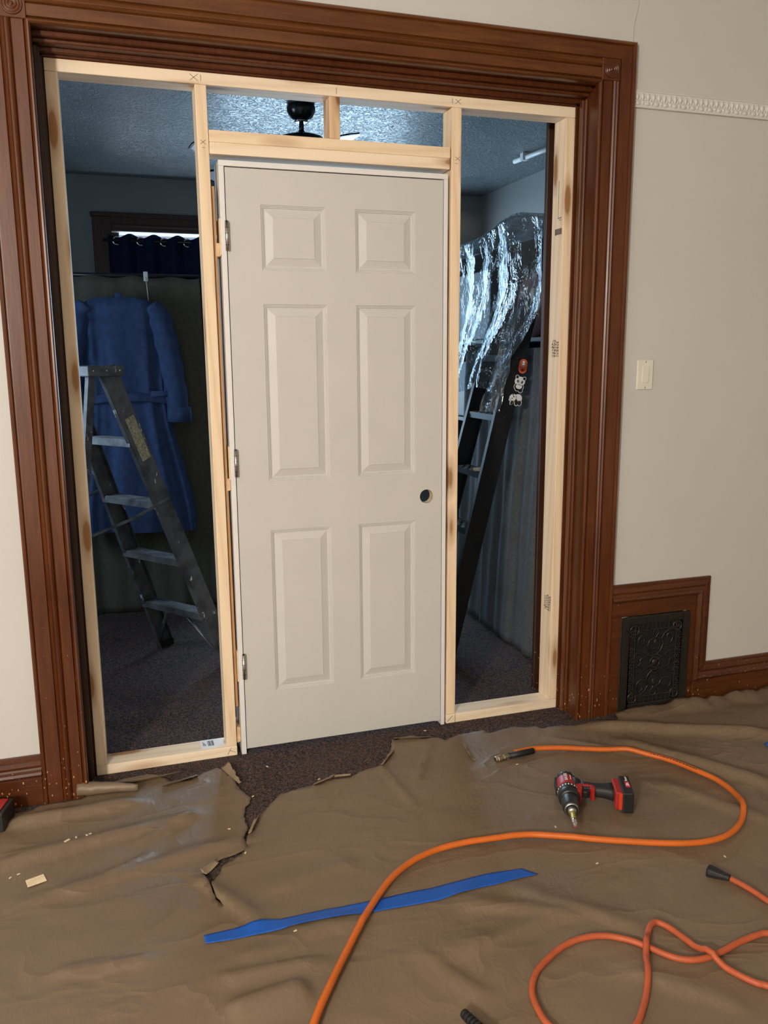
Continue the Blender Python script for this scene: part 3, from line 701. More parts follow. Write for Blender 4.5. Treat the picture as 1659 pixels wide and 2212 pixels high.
flap(fl(850,1598), fl(928,1594), .030, .024, .9, .7, 'paper_back', n=10)
flap(fl(446,1898), fl(474,1868), .022, .012, -1.1, -1.3, 'paper_back', n=10)
flap(fl(1010,1618), fl(1030,1648), .016, .022, 1.6, 1.1, 'paper_back', n=8)

# ------------------------------------------------------------------ things lying on the paper
def lay(path, r, lift=.0):
    pts = smooth_path([fl(px, py, .012) for px, py in path], 7); out = []
    for p in pts:
        z = max(pz(p.x+dx, p.y+dy) for dx in (-.008,0,.008) for dy in (-.008,0,.008))
        out.append(Vector((p.x, p.y, z+r+.0005)))
    # the hose is stiff: even out its height
    zs_ = [p.z for p in out]
    for i, p in enumerate(out):
        win_ = zs_[max(0,i-4):i+5]; p.z = max(zs_[i], sum(win_)/len(win_))
    return out
HOSE = [(1112,1631),(1150,1623),(1210,1621),(1300,1624),(1350,1627),(1400,1637),(1450,1650),(1500,1670),(1545,1690),(1580,1716),(1600,1742),(1605,1766),(1595,1790),(1570,1810),(1530,1822),(1480,1827),(1400,1826),(1300,1821),(1200,1813),(1140,1810),(1080,1816),(1020,1824),(960,1836),(910,1855),(870,1881),(835,1917),(800,1967),(770,2021),(740,2082),(710,2147),(690,2192),(672,2240),(650,2310),(600,2420),(480,2560)]
pth = lay(HOSE, .0095)
pth = [p+Vector((0,0,.0045)) for p in pth]
hose = thing('air_hose', 'orange air hose with a brass quick coupler, curving across the brown paper', 'hose', (pth[0].x, pth[0].y, 0))
loc(MB().tube(pth, .0095, 12).build('tube', 'hose_orange', hose))
p0, p1 = fl(1100,1634,.02), fl(1152,1623,.02); p0.z = p1.z = pth[3].z
loc(MB().tube([p0, p1], .0112, 12).build('sleeve', 'black_rubber', hose))
d_ = (fl(1072,1641,.02)-fl(1100,1634,.02)).normalized(); d_.z = -.02
q0 = p0.copy(); q0 -= d_*.002
loc(MB().lathe([(0,.008),(.012,.008),(.014,.0105),(.026,.0105),(.028,.008),(.034,.0085),(.036,.0125),(.052,.0125),(.054,.0105),(.060,.0115),(.064,.0100),(.064,.007),(.050,.006)], q0, d_, 14, smooth=False).build('coupler', 'brass', hose))
lt = fl(1424,1636,.03); 
m = MB()
rl = random.Random(4)
k0 = min(range(len(pth)), key=lambda i: (pth[i]-fl(1405,1639,.02)).length)
for k in range(14):
    a_, b_ = pth[k0+k], pth[k0+k+1]; t_ = (b_-a_).normalized(); s_ = Vector((t_.y,-t_.x,0))
    c = a_+Vector((0,0,.0079))+s_*.0052
    for e in range(2):
        cc_ = c+t_*(e*.009); w_ = rl.uniform(.003,.006)
        m.box((-w_/2,-.0016,0), (w_/2,.0016,.0012), basis(cc_, t_, Vector((0,0,1)).cross(t_)))
loc(m.build('printed_marking', 'print_black', hose))
# extension cord: two visible strands and the socket end
CORD = [(1578,1902),(1600,1913),(1630,1930),(1660,1949),(1720,1985),(1790,2040),(1800,2080),(1760,2070),(1710,2030),(1659,2018),(1632,2023),(1595,2038),(1559,2058),(1527,2072),(1490,2077),(1449,2070),(1403,2052),(1357,2036),(1312,2029),(1266,2033),(1220,2049),(1184,2077),(1159,2106),(1149,2138),(1154,2166),(1170,2198),(1186,2217),(1225,2250),(1290,2268),(1345,2252),(1376,2212),(1387,2184),(1396,2148),(1399,2111),(1395,2075),(1396,2038),(1403,2011),(1417,1999),(1444,2008),(1485,2036),(1531,2070),(1586,2104),(1632,2125),(1660,2132),(1740,2165),(1820,2230)]
cp = lay(CORD, .008)
for i, p in enumerate(cp):     # later strands pass over earlier ones
    near = [q for q in cp[:max(0,i-14)] if (Vector((q.x-p.x, q.y-p.y))).length < .03]
    if near:
        dmin = min((Vector((q.x-p.x, q.y-p.y))).length for q in near); p.z += .0168*(1-ease(.008,.03,dmin))
zs_ = [p.z for p in cp]
for i, p in enumerate(cp): p.z = max(zs_[i], sum(zs_[max(0,i-2):i+3])/len(zs_[max(0,i-2):i+3]))
cord = thing('extension_cord', 'orange extension cord lying in loops with a black socket end', 'cord', (cp[0].x, cp[0].y, 0))
loc(MB().tube(cp, .008, 12).build('cable', 'cord_orange', cord))
a_ = fl(1576,1901,.015); b_ = fl(1528,1884,.015); x_ = (b_-a_); x_.z = 0; L_ = x_.length
pl_ = MB(); Mx = basis(Vector((a_.x, a_.y, cp[0].z+.004)), x_, (0,0,1))
prof = [(0,.010),(.012,.011),(.016,.012),(.03,.0145),(L_-.006,.0185),(L_,.017)]
vs = []
for d0, r0 in prof:
    for k in range(12):
        a0 = 2*PI*k/12; vs.append(Mx @ Vector((d0, .8*r0*math.copysign(abs(math.cos(a0))**.6, math.cos(a0)), r0*math.copysign(abs(math.sin(a0))**.6, math.sin(a0)))))
pl_.add(vs, [(i*12+k, i*12+(k+1)%12, (i+1)*12+(k+1)%12, (i+1)*12+k) for i in range(len(prof)-1) for k in range(12)]); pl_.add(vs[:12], [tuple(range(12))]); pl_.add(vs[-12:], [tuple(range(11,-1,-1))])
loc(pl_.build('socket', 'black_rubber', cord, bevel=.0008, seg=1))
# blue tape
def tape(name, label, top, bot):
    vs = []
    for p in top+bot[::-1]:
        q = fl(*p, .012); vs.append(q)
    n_ = len(top); m = MB()
    a = [fl(*p, .012) for p in top]; b = [fl(*p, .012) for p in bot]; K = 60
    def samp(l, u):
        f_ = u*(len(l)-1); i = min(int(f_), len(l)-2); return l[i].lerp(l[i+1], f_-i)
    def fn(u, v):
        q = samp(a, u).lerp(samp(b, u), v); return Vector((q.x, q.y, max(pz(q.x+dx, q.y+dy) for dx in (-.016,0,.016) for dy in (-.016,0,.016))+.0022))
    return tag(m.grid(fn, K, 7).build(name, 'tape_blue', solid=.0006), label, 'tape')
tape('masking_tape', 'long strip of blue masking tape stuck to the brown paper under the hose', [(440,2019),(500,2006),(700,1964),(800,1944),(950,1911),(1050,1888),(1127,1875)], [(444,2037),(500,2030),(700,1988),(800,1969),(950,1941),(1080,1908),(1163,1887)])
tape('masking_tape', 'small scrap of blue masking tape stuck down near the baseboard', [(1650,1604),(1664,1598),(1676,1596)], [(1657,1612),(1668,1612),(1680,1610)])
# wood scraps
def scrap(px, py, sx, sy, h, rz, label, group=None, mat='scrap_wood', name='wood_scrap', cat='wood scrap'):
    p = fl(px, py, .012); z = max(pz(p.x+a, p.y+b) for a in (-sx/2,0,sx/2) for b in (-sy/2,0,sy/2)) if inside((p.x,p.y), outline) else 0.0
    poly = [(-sx/2,-sy/2),(sx/2,-sy*.42),(sx*.46,sy/2),(-sx*.5,sy*.38)]
    m = MB().add([(x,y,0) for x,y in poly]+[(x,y,h) for x,y in poly], [(3,2,1,0),(4,5,6,7)]+[(i,(i+1)%4,(i+1)%4+4,i+4) for i in range(4)])
    o = m.build(name, mat, bevel=min(.0006,h*.2), seg=1); o.location = (p.x, p.y, z+.0005); o.rotation_euler = (0,0,rz)
    return tag(o, label, cat, group)
scrap(78, 1902, .052, .040, .003, .25, 'largest flat offcut of pale wood lying on the brown paper')
scrap(146, 1829, .019, .008, .002, .6, 'narrow pale wood sliver on the paper below the left casing')
CH = 'tiny pale wood chip scattered on the brown paper'
for px, py in ((22,1895),(40,1888),(188,1812),(195,1806),(165,1817),(530,1841),(755,2050),(690,2175),(1117,1651),(1200,1784),(1290,1862),(638,2014),(1566,1846),(495,1788)):
    scrap(px, py, .009, .0055, .0016, random.uniform(0,3), CH, 'wood chips on the paper', name='wood_chip', cat='wood chip')
for px, py in ((689,1677),(546,1714),(577,1650),(918,1573)):
    scrap(px, py, .010, .006, .002, random.uniform(0,3), 'tiny pale wood chip lying on the bare carpet at the door', 'wood chips on the carpet', name='wood_chip', cat='wood chip')
# ribbed strain relief poking in at the bottom
a_ = fl(1000,2193,.02); b_ = fl(1075,2270,.02); d_ = (b_-a_); d_.z = 0; d_.normalize()
pr_ = [(0,.006),(.002,.010)]
for k in range(6): pr_ += [(.006+k*.011,.011+.0006*k),(.012+k*.011,.011+.0006*k),(.013+k*.011,.0085),(.016+k*.011,.0085)]
pr_ += [(.075,.016),(.12,.017)]
z_ = max(pz(a_.x+d_.x*s, a_.y+d_.y*s) for s in (0,.03,.06,.09,.12))
tag(MB().lathe(pr_, (a_.x, a_.y, z_+.018), d_, 14, smooth=False).build('cable_strain_relief', 'black_rubber'), 'black ribbed rubber cable end on the brown paper', 'cable end')
# black case at the left edge of the paper
p = fl(8,1796,.015); bxr = thing('tool_battery', 'black plastic tool battery with a red face near the left baseboard', 'battery', (p.x-.03, p.y+.02, pz(p.x-.03, p.y)+.004), rz=-.25)
MB().box((-.045,-.015,0), (.035,.085,.062)).build('case', 'black_plastic', bxr, bevel=.004)
MB().box((-.038,.0,.0621), (.022,.075,.066)).build('face', 'drill_red', bxr, bevel=.001)
MB().box((-.046,-.017,.012), (.036,-.0149,.05)).build('rail', 'black_rubber', bxr, bevel=.0008, seg=1)

# ------------------------------------------------------------------ cordless drill, lying on its side
D0 = Vector((1.503, -.725, 0)); zb = max(pz(D0.x+dx*.03, D0.y+dy*.03) for dx in range(-3,8) for dy in range(-5,4))
drill = thing('cordless_drill', 'red and black cordless drill with driver bit, lying on the brown paper', 'drill', (D0.x, D0.y, zb), rz=math.radians(156))
AX = (0,1,0); CZ = .037
def dl(name, mat, prof, n_=24, smooth=True): return MB().lathe(prof, (0,0,CZ), AX, n_, smooth).build(name, mat, drill)
body = dl('motor_housing', 'drill_red', [(-.100,.016),(-.098,.026),(-.092,.031),(-.085,.033),(-.06,.0345),(-.02,.0355),(-.012,.034)])
m = MB()
for k in range(14):
    a0 = 2*PI*k/14; M_ = Matrix.Translation((0,0,CZ)) @ Matrix.Rotation(a0, 4, 'Y'); m.box((-.003,-.089,.0315), (.003,-.080,.0350), M_)
m.build('vent_slot', 'black_plastic', body)
m = MB().lathe([(-.0995,.018),(-.094,.0285),(-.09,.0318),(-.086,.0336),(-.070,.0350),(-.070,.0335)], (0,0,CZ), AX, 24); 
for s in (-1,1): m.box((s*.0345-.004,-.088,CZ-.018), (s*.0345+.004,-.014,CZ+.010))
m.build('bumper', 'black_rubber', drill, bevel=.001, seg=1)
dl('clutch_collar', 'black_plastic', [(-.013,.030),(-.012,.0350),(.008,.0355),(.010,.0370),(.036,.0350),(.040,.031),(.041,.024)])
m = MB()
for k in range(22):
    a0 = 2*PI*k/22; m.box((-.0022,-.004,.0352), (.0022,.002,.0360), Matrix.Translation((0,0,CZ)) @ Matrix.Rotation(a0, 4, 'Y'))
m.build('clutch_number', 'print_white', drill)
dl('chuck', 'black_plastic', [(.041,.0285),(.044,.030),(.062,.0295),(.090,.0275),(.098,.0260),(.1005,.0235)])
dl('chuck_ring', 'steel', [(.0995,.0225),(.101,.0235),(.104,.0225),(.105,.0195)])
dl('chuck_nose', 'black_plastic', [(.104,.0205),(.108,.0195),(.113,.0170),(.114,.0145)])
dl('chuck_jaw', 'steel', [(.1135,.0150),(.116,.0145),(.119,.011),(.120,.008)])
dl('bit_holder', 'bit_yellow', [(.118,.0075),(.121,.0082),(.158,.0082),(.160,.0078)], 10, False)
dl('socket_bit', 'chrome', [(.160,.0074),(.162,.0080),(.186,.0080),(.187,.0066),(.193,.0062),(.200,.0045)], 14)
# handle runs along -X to the battery
def hull(sections, name, mat, parent, n_=16, pw=.7):
    """sections: (x, y centre, half y, half z)"""
    vs = []
    for x_, yc, hy, hz_ in sections:
        for k in range(n_):
            a0 = 2*PI*k/n_; c_, s_ = math.cos(a0), math.sin(a0)
            vs.append((x_, yc+hy*math.copysign(abs(c_)**pw, c_), CZ+hz_*math.copysign(abs(s_)**pw, s_)))
    m = MB().add(vs, [(i*n_+k, i*n_+(k+1)%n_, (i+1)*n_+(k+1)%n_, (i+1)*n_+k) for i in range(len(sections)-1) for k in range(n_)], True)
    m.add(vs[:n_], [tuple(range(n_))]); m.add(vs[-n_:], [tuple(range(n_-1,-1,-1))])
    return m.build(name, mat, parent)
hull([(-.020,-.045,.036,.030),(-.034,-.046,.036,.027),(-.044,-.043,.030,.023)], 'handle_neck', 'black_rubber', drill)
hull([(-.042,-.042,.030,.022),(-.060,-.038,.024,.020),(-.085,-.034,.023,.020),(-.115,-.030,.024,.021),(-.135,-.028,.029,.023),(-.150,-.026,.036,.025)], 'grip', 'black_rubber', drill)
FLAT = Matrix(((1,0,0,0),(0,0,1,0),(0,1,0,CZ),(0,0,0,1)))
m = MB(); m.prism([(-.024,-.030),(-.024,.024),(-.040,.020),(-.046,.002),(-.046,-.030)], -.024, .024, FLAT)
m.prism([(-.072,-.030),(-.072,-.006),(-.078,.006),(-.086,.004),(-.090,-.012),(-.084,-.030)], -.021, .021, FLAT)
m.prism([(-.045,-.034),(-.045,-.022),(-.073,-.022),(-.073,-.034)], -.021, .021, FLAT)
m.build('trigger_guard', 'drill_red', drill, bevel=.003)
MB().prism([(-.047,-.022),(-.047,.002),(-.058,.007),(-.070,.002),(-.071,-.022)], -.012, .012, FLAT).build('trigger', 'black_plastic', drill, bevel=.003)
MB().box((-.172,-.064,.006), (-.148,.034,.068)).build('battery_seat', 'drill_red', drill, bevel=.005)
bt = MB().box((-.206,-.072,.001), (-.170,.046,.073)).build('battery_pack', 'black_plastic', drill, bevel=.005)
MB().prism([(-.188,.004),(-.168,.006),(-.158,.030),(-.160,.041),(-.186,.036)], .008, .066, Matrix(((1,0,0,0),(0,0,1,0),(0,1,0,0),(0,0,0,1)))).build('release_tab', 'drill_orange_red', drill, bevel=.003)
MB().box((-.200,-.030,.0731), (-.186,.006,.0740)).build('voltage_badge', 'print_red', bt)
letters('20v', .015, 'print_white', bt, basis((-.193,-.012,.0742), (0,-1,0), (1,0,0)), 'lettering')
letters('Bauer', .0125, 'print_white', bt, basis((-.193,-.050,.0734), (0,-1,0), (1,0,0)), 'lettering')
letters('BAUER', .0155, 'print_white', body, basis((.004,-.050,CZ+.0352), (0,-1,0), (1,0,0)), 'lettering')
letters('20v cordless', .006, 'print_white', body, basis((-.011,-.050,CZ+.0340), (0,-1,0), (.95,0,.3)), 'lettering')

# ------------------------------------------------------------------ aluminium stepladder in the far room
def ladder(name, label, base, th, wb, wt, sf, rear, H, steps, railw, mat, tread, flange=.022):
    root = thing(name, label, 'ladder', (base[0], base[1], 0), rz=th)
    def F(s, z): return Vector((s*(wb+(wt-wb)*z/H)/2, sf*z/H, z))
    def rail(p0, p1, w_, nm, s):
        zax = (p1-p0).normalized(); x = Vector((1,0,0)); x = (x-zax*x.dot(zax)).normalized(); y = zax.cross(x); L = (p1-p0).length
        M = Matrix.Identity(4)
        for i in range(3): M[i][0], M[i][1], M[i][2], M[i][3] = x[i], y[i], zax[i], p0[i]
        i_ = -s*flange
        m = MB().box((-.0018,-w_/2,0), (.0018,w_/2,L), M)
        for e in (-1,1): m.box((min(0,i_),e*w_/2-.0018,0), (max(0,i_),e*w_/2+.0018,L), M)
        return m.build(nm, mat, root), M
    fr = []
    for s in (-1,1):
        o, M = rail(F(s,.0), F(s,H), railw, 'front_rail', s); fr.append((o,M,s))
    for k, z in enumerate(steps):
        a, b = F(-1,z), F(1,z); xx = a.x+.002, b.x-.002; y0 = a.y
        m = MB().box((xx[0], y0-railw*.48, z-.004), (xx[1], y0+railw*.48, z)); m.box((xx[0], y0-railw*.48-.001, z-.030), (xx[1], y0-railw*.48+.002, z+.0005)); m.box((xx[0], y0+railw*.48-.002, z-.030), (xx[1], y0+railw*.48+.001, z+.0005))
        st = m.build('step', tread, root)
        mm = MB()
        for j in range(6): mm.box((xx[0]+.01, y0-railw*.42+j*railw*.165, z), (xx[1]-.01, y0-railw*.42+j*railw*.165+railw*.05, z+.0025))
        mm.build('tread_rib', tread, st)
    return root, F, rail, fr
root, F, rail, fr = ladder('step_ladder', 'paint-spattered aluminium stepladder standing open in front of the blue bathrobe', (.470,1.168), 2.234, .469, .312, .557, True, 1.447, (.285,.57,.855,1.14), .082, 'aluminium_paint', 'aluminium_dirty')
H = 1.447
def R_(s, z): return Vector((s*(.45+(.28-.45)*z/H)/2, .557+.06+.274*(1-z/H), z))
for s in (-1,1): rail(R_(s,.0), R_(s,H-.02), .030, 'rear_rail', s)
for z in (.35,.80): MB().box((-.20,R_(1,z).y-.012,z-.012), (.20,R_(1,z).y+.012,z+.010)).build('rear_brace', 'aluminium_dirty', root)
m = MB().box((-.175,.488,H-.035), (.175,.665,H+.008)); m.build('top_cap', 'aluminium_paint', root, bevel=.004)
for x_ in (-.1762,):
    for y_ in (.51,.575,.64): MB().lathe([(0,.006),(.003,.005),(.004,0)], (x_+.001, y_, H-.012), (-1,0,0), 10).build('rivet', 'steel', root)
for s in (-1,1):
    a_, b_ = F(s,.875)+Vector((-s*-.004,0,0)), R_(s,.78); a_.x = b_.x = s*.235; mid = a_.lerp(b_,.5)-Vector((0,0,.012))
    m = MB().tube([a_, mid, b_], .007, 6, smooth=False); m.build('spreader', 'aluminium_dirty', root)
for s in (-1,1):
    m = MB().tube([F(s,.03)+Vector((-s*.01,.03,0)), Vector((s*.06,F(s,.285).y+.02,.262))], .006, 6); m.build('step_brace', 'aluminium_dirty', root)
    MB().box((s*.2345-.016,-.045,.0), (s*.2345+.016,.045,.035)).build('foot', 'black_rubber', root, bevel=.003)
o, M, s = fr[0]
MB().box((-.0030,-.030,H*1.0-.32), (-.0019,.020,H-.12), M).build('faded_label', 'ladder_label', o)

# ------------------------------------------------------------------ black ladder leaning by the plastic sheet
A0, A1 = Vector((1.622,.65,0)), Vector((1.995,.56,1.74)); B0, B1 = Vector((1.622,1.07,0)), Vector((1.995,.87,1.74))
lad = thing('leaning_ladder', 'black ladder with panda stickers leaning beside the grey cloth', 'ladder', (1.62,.86,0))
def blackrail(p0, p1, s):
    zax = (p1-p0).normalized(); y = Vector((0,1,0)); y = (y-zax*y.dot(zax)).normalized(); x = y.cross(zax); L = (p1-p0).length; M = Matrix.Identity(4)
    for i in range(3): M[i][0], M[i][1], M[i][2], M[i][3] = x[i], y[i], zax[i], p0[i]
    m = MB().box((-.042,-.003,.0), (.042,.003,L), M)
    for e in (-1,1): m.box((e*.042-.003,min(0,s*.026),0), (e*.042+.003,max(0,s*.026),L), M)
    o = loc(m.build('side_rail', 'ladder_black', lad))
    f_ = loc(MB().box((-.044,-.004,.0), (.044,.028 if s > 0 else .004,.05), M).build('foot', 'black_rubber', lad))
    return o, M
ra, Ma = blackrail(A0, A1, 1); rb, Mb = blackrail(B0, B1, -1)
for z in (.11,.385,.66,.935,1.21,1.485):
    a_, b_ = A0.lerp(A1, z/1.74), B0.lerp(B1, z/1.74)
    m = MB().box((a_.x-.040, a_.y+.003, z-.004), (a_.x+.040, b_.y-.003, z)); m.box((a_.x-.042, a_.y+.003, z-.028), (a_.x-.039, b_.y-.003, z+.001)); m.box((a_.x+.039, a_.y+.003, z-.028), (a_.x+.042, b_.y-.003, z+.001))
    st = loc(m.build('step', 'tread_black', lad))
    mm = MB()
    for i in range(10):
        for j in range(4):
            if (i+j) % 2 == 0: mm.box((a_.x-.036+j*.018, a_.y+.02+i*(b_.y-a_.y-.04)/10, z), (a_.x-.036+j*.018+.014, a_.y+.02+(i+.7)*(b_.y-a_.y-.04)/10, z+.002))
    mm.build('grip_pad', 'print_grey', st)
    MB().lathe([(0,.006),(.003,.005),(.004,0)], a_+Vector((0,-.003,-.012)), (0,-1,0), 10).build('rivet', 'ladder_black', st)
# stickers on the near rail (local frame: x across, y towards the far rail, z along)
def sticker(px, py, name_, label):
    c = at(px, py, 1, .585); L = Ma.inverted() @ c
    yl = Vector((Ma[0][1], Ma[1][1], Ma[2][1])); ux = Vector((1,0,0)); ux = (ux-yl*ux.dot(yl)).normalized(); uz = Vector((0,0,1)); uz = uz-yl*uz.dot(yl)
    M_ = basis(Ma @ Vector((L.x, -.0034, L.z)), ux, uz)
    return M_
def disc(m, M_, cx, cz, rx, rz, y, rot=0, k=20):
    poly = []
    for i in range(k):
        a0 = 2*PI*i/k; u, v = rx*math.cos(a0), rz*math.sin(a0); poly.append((cx+u*math.cos(rot)-v*math.sin(rot), cz+u*math.sin(rot)+v*math.cos(rot)))
    m.add([M_ @ Vector((x,z,y)) for x,z in poly]+[M_ @ Vector((x,z,y-.0004)) for x,z in poly], [tuple(range(k)), tuple(range(2*k-1,k-1,-1))]+[(i,(i+1)%k,k+(i+1)%k,k+i) for i in range(k)])
def stick(px, py, label, layers, tilt=0, sc=1.0):
    M_ = sticker(px, py, 'sticker', label) @ Matrix.Rotation(tilt, 4, 'Z') @ Matrix.Scale(sc, 4)
    first = None; lev = 0
    for mat, shapes in layers:
        m = MB(); lev += .0005
        for s_ in shapes: disc(m, M_, s_[0], s_[1], s_[2], s_[3], lev, s_[4] if len(s_) > 4 else 0)
        o = m.build('sticker' if first is None else 'sticker_print', mat)
        if first is None: first = o; o.parent = ra; o['label'] = label
        else: o.parent = first
        
    return first
for par in (1,):
    # parent inverse: side_rail is drawn in world coordinates under the ladder empty
    pass
_children0 = set(COL.objects)
stick(1127, 791, 'orange pill-shaped sticker', [('sticker_orange', [(0,.013,.0205,.0205),(0,-.013,.0205,.0205),(0,0,.0205,.020),(0,.006,.0205,.02),(0,-.006,.0205,.02)]), ('print_grey', [(0,.012,.010,.014),(0,.004,.011,.006)]), ('print_white', [(0,.020,.006,.004),(0,.010,.006,.003)]), ('print_black', [(-.004,-.017,.0035,.006),(.004,-.017,.0035,.006)])], -.12)
stick(1120, 829, 'white panda face sticker', [('print_white', [(0,.012,.027,.022),(-.018,.030,.0095,.0095),(.020,.028,.0095,.0095),(0,-.014,.026,.020),(-.006,-.026,.012,.010),(.012,-.030,.013,.010)]),
   ('print_black', [(-.018,.030,.0072,.0072),(.020,.028,.0072,.0072),(0,-.014,.0235,.0175),(-.006,-.026,.0095,.008),(.012,-.030,.0105,.008)]),
   ('print_white', [(0,.010,.0245,.0165),(0,-.012,.0165,.012)]), ('print_black', [(-.010,.011,.0058,.0070,.5),(.011,.010,.0058,.0070,-.5)]), ('print_white', [(-.009,.0115,.002,.0022),(.010,.0105,.002,.0022)]), ('print_grey', [(0,.002,.002,.0014)])], -.2)
stick(1112, 864, 'white walking panda sticker', [('print_white', [(-.012,.010,.020,.018),(.012,.008,.022,.020),(-.018,-.010,.009,.014,-.5),(.006,-.014,.011,.014),(.022,-.012,.012,.015),(-.026,.002,.008,.008)]),
   ('print_black', [(.002,.002,.0085,.019,.25),(-.017,-.011,.0065,.012,-.5),(.006,-.014,.008,.011),(.022,-.013,.009,.012)]), ('print_white', [(-.012,.010,.0150,.0135),(.018,.010,.0135,.0130)]), ('print_black', [(-.010,.016,.003,.004,.5),(-.018,.008,.0026,.0032),(-.014,.024,.003,.003)])], -.05)
for o in [o for o in COL.objects if o not in _children0 and o.name.startswith('sticker') and o.parent is ra]:
    o.matrix_parent_inverse = (Matrix.Translation(lad.location) @ ra.matrix_parent_inverse).inverted() if False else Matrix.Identity(4)
# spring clamp holding the sheet to the ladder top
cl = at(1155, 648, 1, .545)
clamp = thing('spring_clamp', 'white and silver spring clamp gripping the plastic sheet at the top of the black ladder', 'clamp', tuple(cl))
m = MB()
for s in (-1,1):
    m.tube([(s*.010,-.004,.052),(s*.016,-.004,.028),(s*.012,-.004,.004),(s*.017,-.004,-.026),(s*.010,-.004,-.052)], [.009,.012,.009,.009,.006], 8)
m.build('jaw', 'white_plastic', clamp)
MB().lathe([(-.016,.011),(-.014,.014),(.010,.014),(.012,.011)], (-.003,0,.004), (0,1,0), 14).build('spring', 'chrome', clamp)
MB().tube([(-.016,-.010,-.008),(-.024,-.010,-.03),(-.014,-.010,-.062),(.010,-.010,-.070)], .005, 8).build('handle_wire', 'chrome', clamp)
MB().box((-.012,-.012,-.074), (.016,.004,-.058)).build('tip_pad', 'white_plastic', clamp, bevel=.003)

# ------------------------------------------------------------------ shelf unit, cloths, plastic sheet
sh = thing('storage_shelf', 'dark storage shelf unit under the plastic sheet', 'shelf', (2.4, 1.3, 0))
def L2(b_, name, mat='dark_box', bev=.003): return loc(b_.build(name, mat, sh, bevel=bev, seg=1))
for y_ in (.62, 1.30, 1.98): L2(MB().box((2.13,y_-.012,0), (2.62,y_+.012,2.06)), 'side_panel')
for z_ in (.1,.6,1.1,1.55,2.04): 
    for ya, yb in ((.6325,1.2875),(1.3125,1.9675)): L2(MB().box((2.13,ya,z_), (2.62,yb,z_+.022)), 'shelf_board')
BXL = ['dark storage box on the upper shelf behind the plastic, next to the pink cushion', 'dark storage box on the upper shelf behind the plastic, beyond the divider', 'dark storage box on the shelf below the upper boxes behind the plastic']
for (ya, yb, za, zb), lab in zip(((1.17,1.27,1.573,1.86),(1.36,1.86,1.573,1.95),(1.36,1.80,1.123,1.45)), BXL):
    tag(MB().box((2.16,ya,za), (2.56,yb,zb)).build('storage_box', 'dark_box', bevel=.006), lab, 'box')
c = at(1152, 562, 0, 2.26)
tag(MB().sphere((2.27, c.y-.02, 1.573+.172), .172, 20, 12, (.5,.75,1)).build('cushion', 'pink_cloth', sub=0), 'round pink cushion seen through the plastic sheet', 'cushion')
def cloth_x(y0, y1, z0, z1, x0, x1, ph, amp):
    def f(u, v):
        y_ = y0+(y1-y0)*u; z_ = z0+(z1-z0)*v
        w_ = amp*(.7*math.sin(u*(y1-y0)*24+ph)+.5*math.sin(u*(y1-y0)*57+ph*2+z_*1.3))*(.35+.65*(1-abs(v-.4)))
        return Vector((x0+(x1-x0)*v+w_+.004*fbm(y_*8, z_*3, ph), y_+.01*math.sin(z_*3+ph), z_))
    return MB().grid(f, 70, 40)
tag(cloth_x(.42, 1.13, .012, 1.52, 2.028, 2.085, .4, .012).build('drape_cloth', 'grey_cloth', solid=.003), 'wide grey cloth hanging to the carpet behind the black ladder', 'cloth')
tag(cloth_x(1.16, 1.50, .02, 1.50, 2.035, 2.085, 2.2, .010).build('drape_cloth', 'grey_cloth', solid=.003), 'narrow grey cloth hanging in the gap next to the wide grey cloth', 'cloth')
# plastic: over the top of the unit, then hanging down its face and gathered at the clamp
def sheet(u, v):
    # u along y (0 = near end), v from the back of the top to the hanging hem
    top = 2.062+.055*math.exp(-((.30+u*1.66-.60)/.22)**2)-.02*u
    if v < .3:
        t = v/.3; y_ = .30+u*1.66; return Vector((2.66-(2.66-1.915)*t, y_, top-.02*(1-t)+.006*fbm(y_*6,t*3,2)))
    t = (v-.3)/.7
    hem = 1.30+.03*math.sin(u*11)+.04*u
    z_ = top+(hem-top)*t
    near = .30+.30*ease(.40,1.0,t)
    y_ = near+(1.96-near)*u
    fold = .022*math.sin(u*27+t*1.9)*(.35+.65*t)+.012*math.sin(u*58-t*3)*(.3+.7*t)+.016*fbm(u*7, t*2.2, 5.5)+.008*fbm(u*18, t*6, 1.5)
    x_ = 1.905-.055*ease(.3,1,t)+fold*.8*ease(0,.10,t)
    return Vector((x_, y_, z_))
m = MB().grid(sheet, 150, 110)
tag(m.build('plastic_sheet', 'clear_plastic'), 'clear plastic dust sheet draped over the shelf unit and clipped to the black ladder', 'plastic sheet')
def tail(u, v):
    a = Vector((1.962, .535, 1.70)); z_ = 1.70-.47*v; rail_x = 1.622+(1.995-1.622)*z_/1.74
    y_ = .54+.012*math.sin(v*5)
    w_ = .012+.075*v
    return Vector((rail_x-.050-w_*u+.004*math.sin(v*23+u*3), y_+.05*u+.010*math.sin(u*6+v*9)+.01*fbm(u*4,v*7,3), z_))
o = MB().grid(tail, 16, 40).build('hanging_tail', 'clear_plastic', bpy.data.objects['plastic_sheet'])

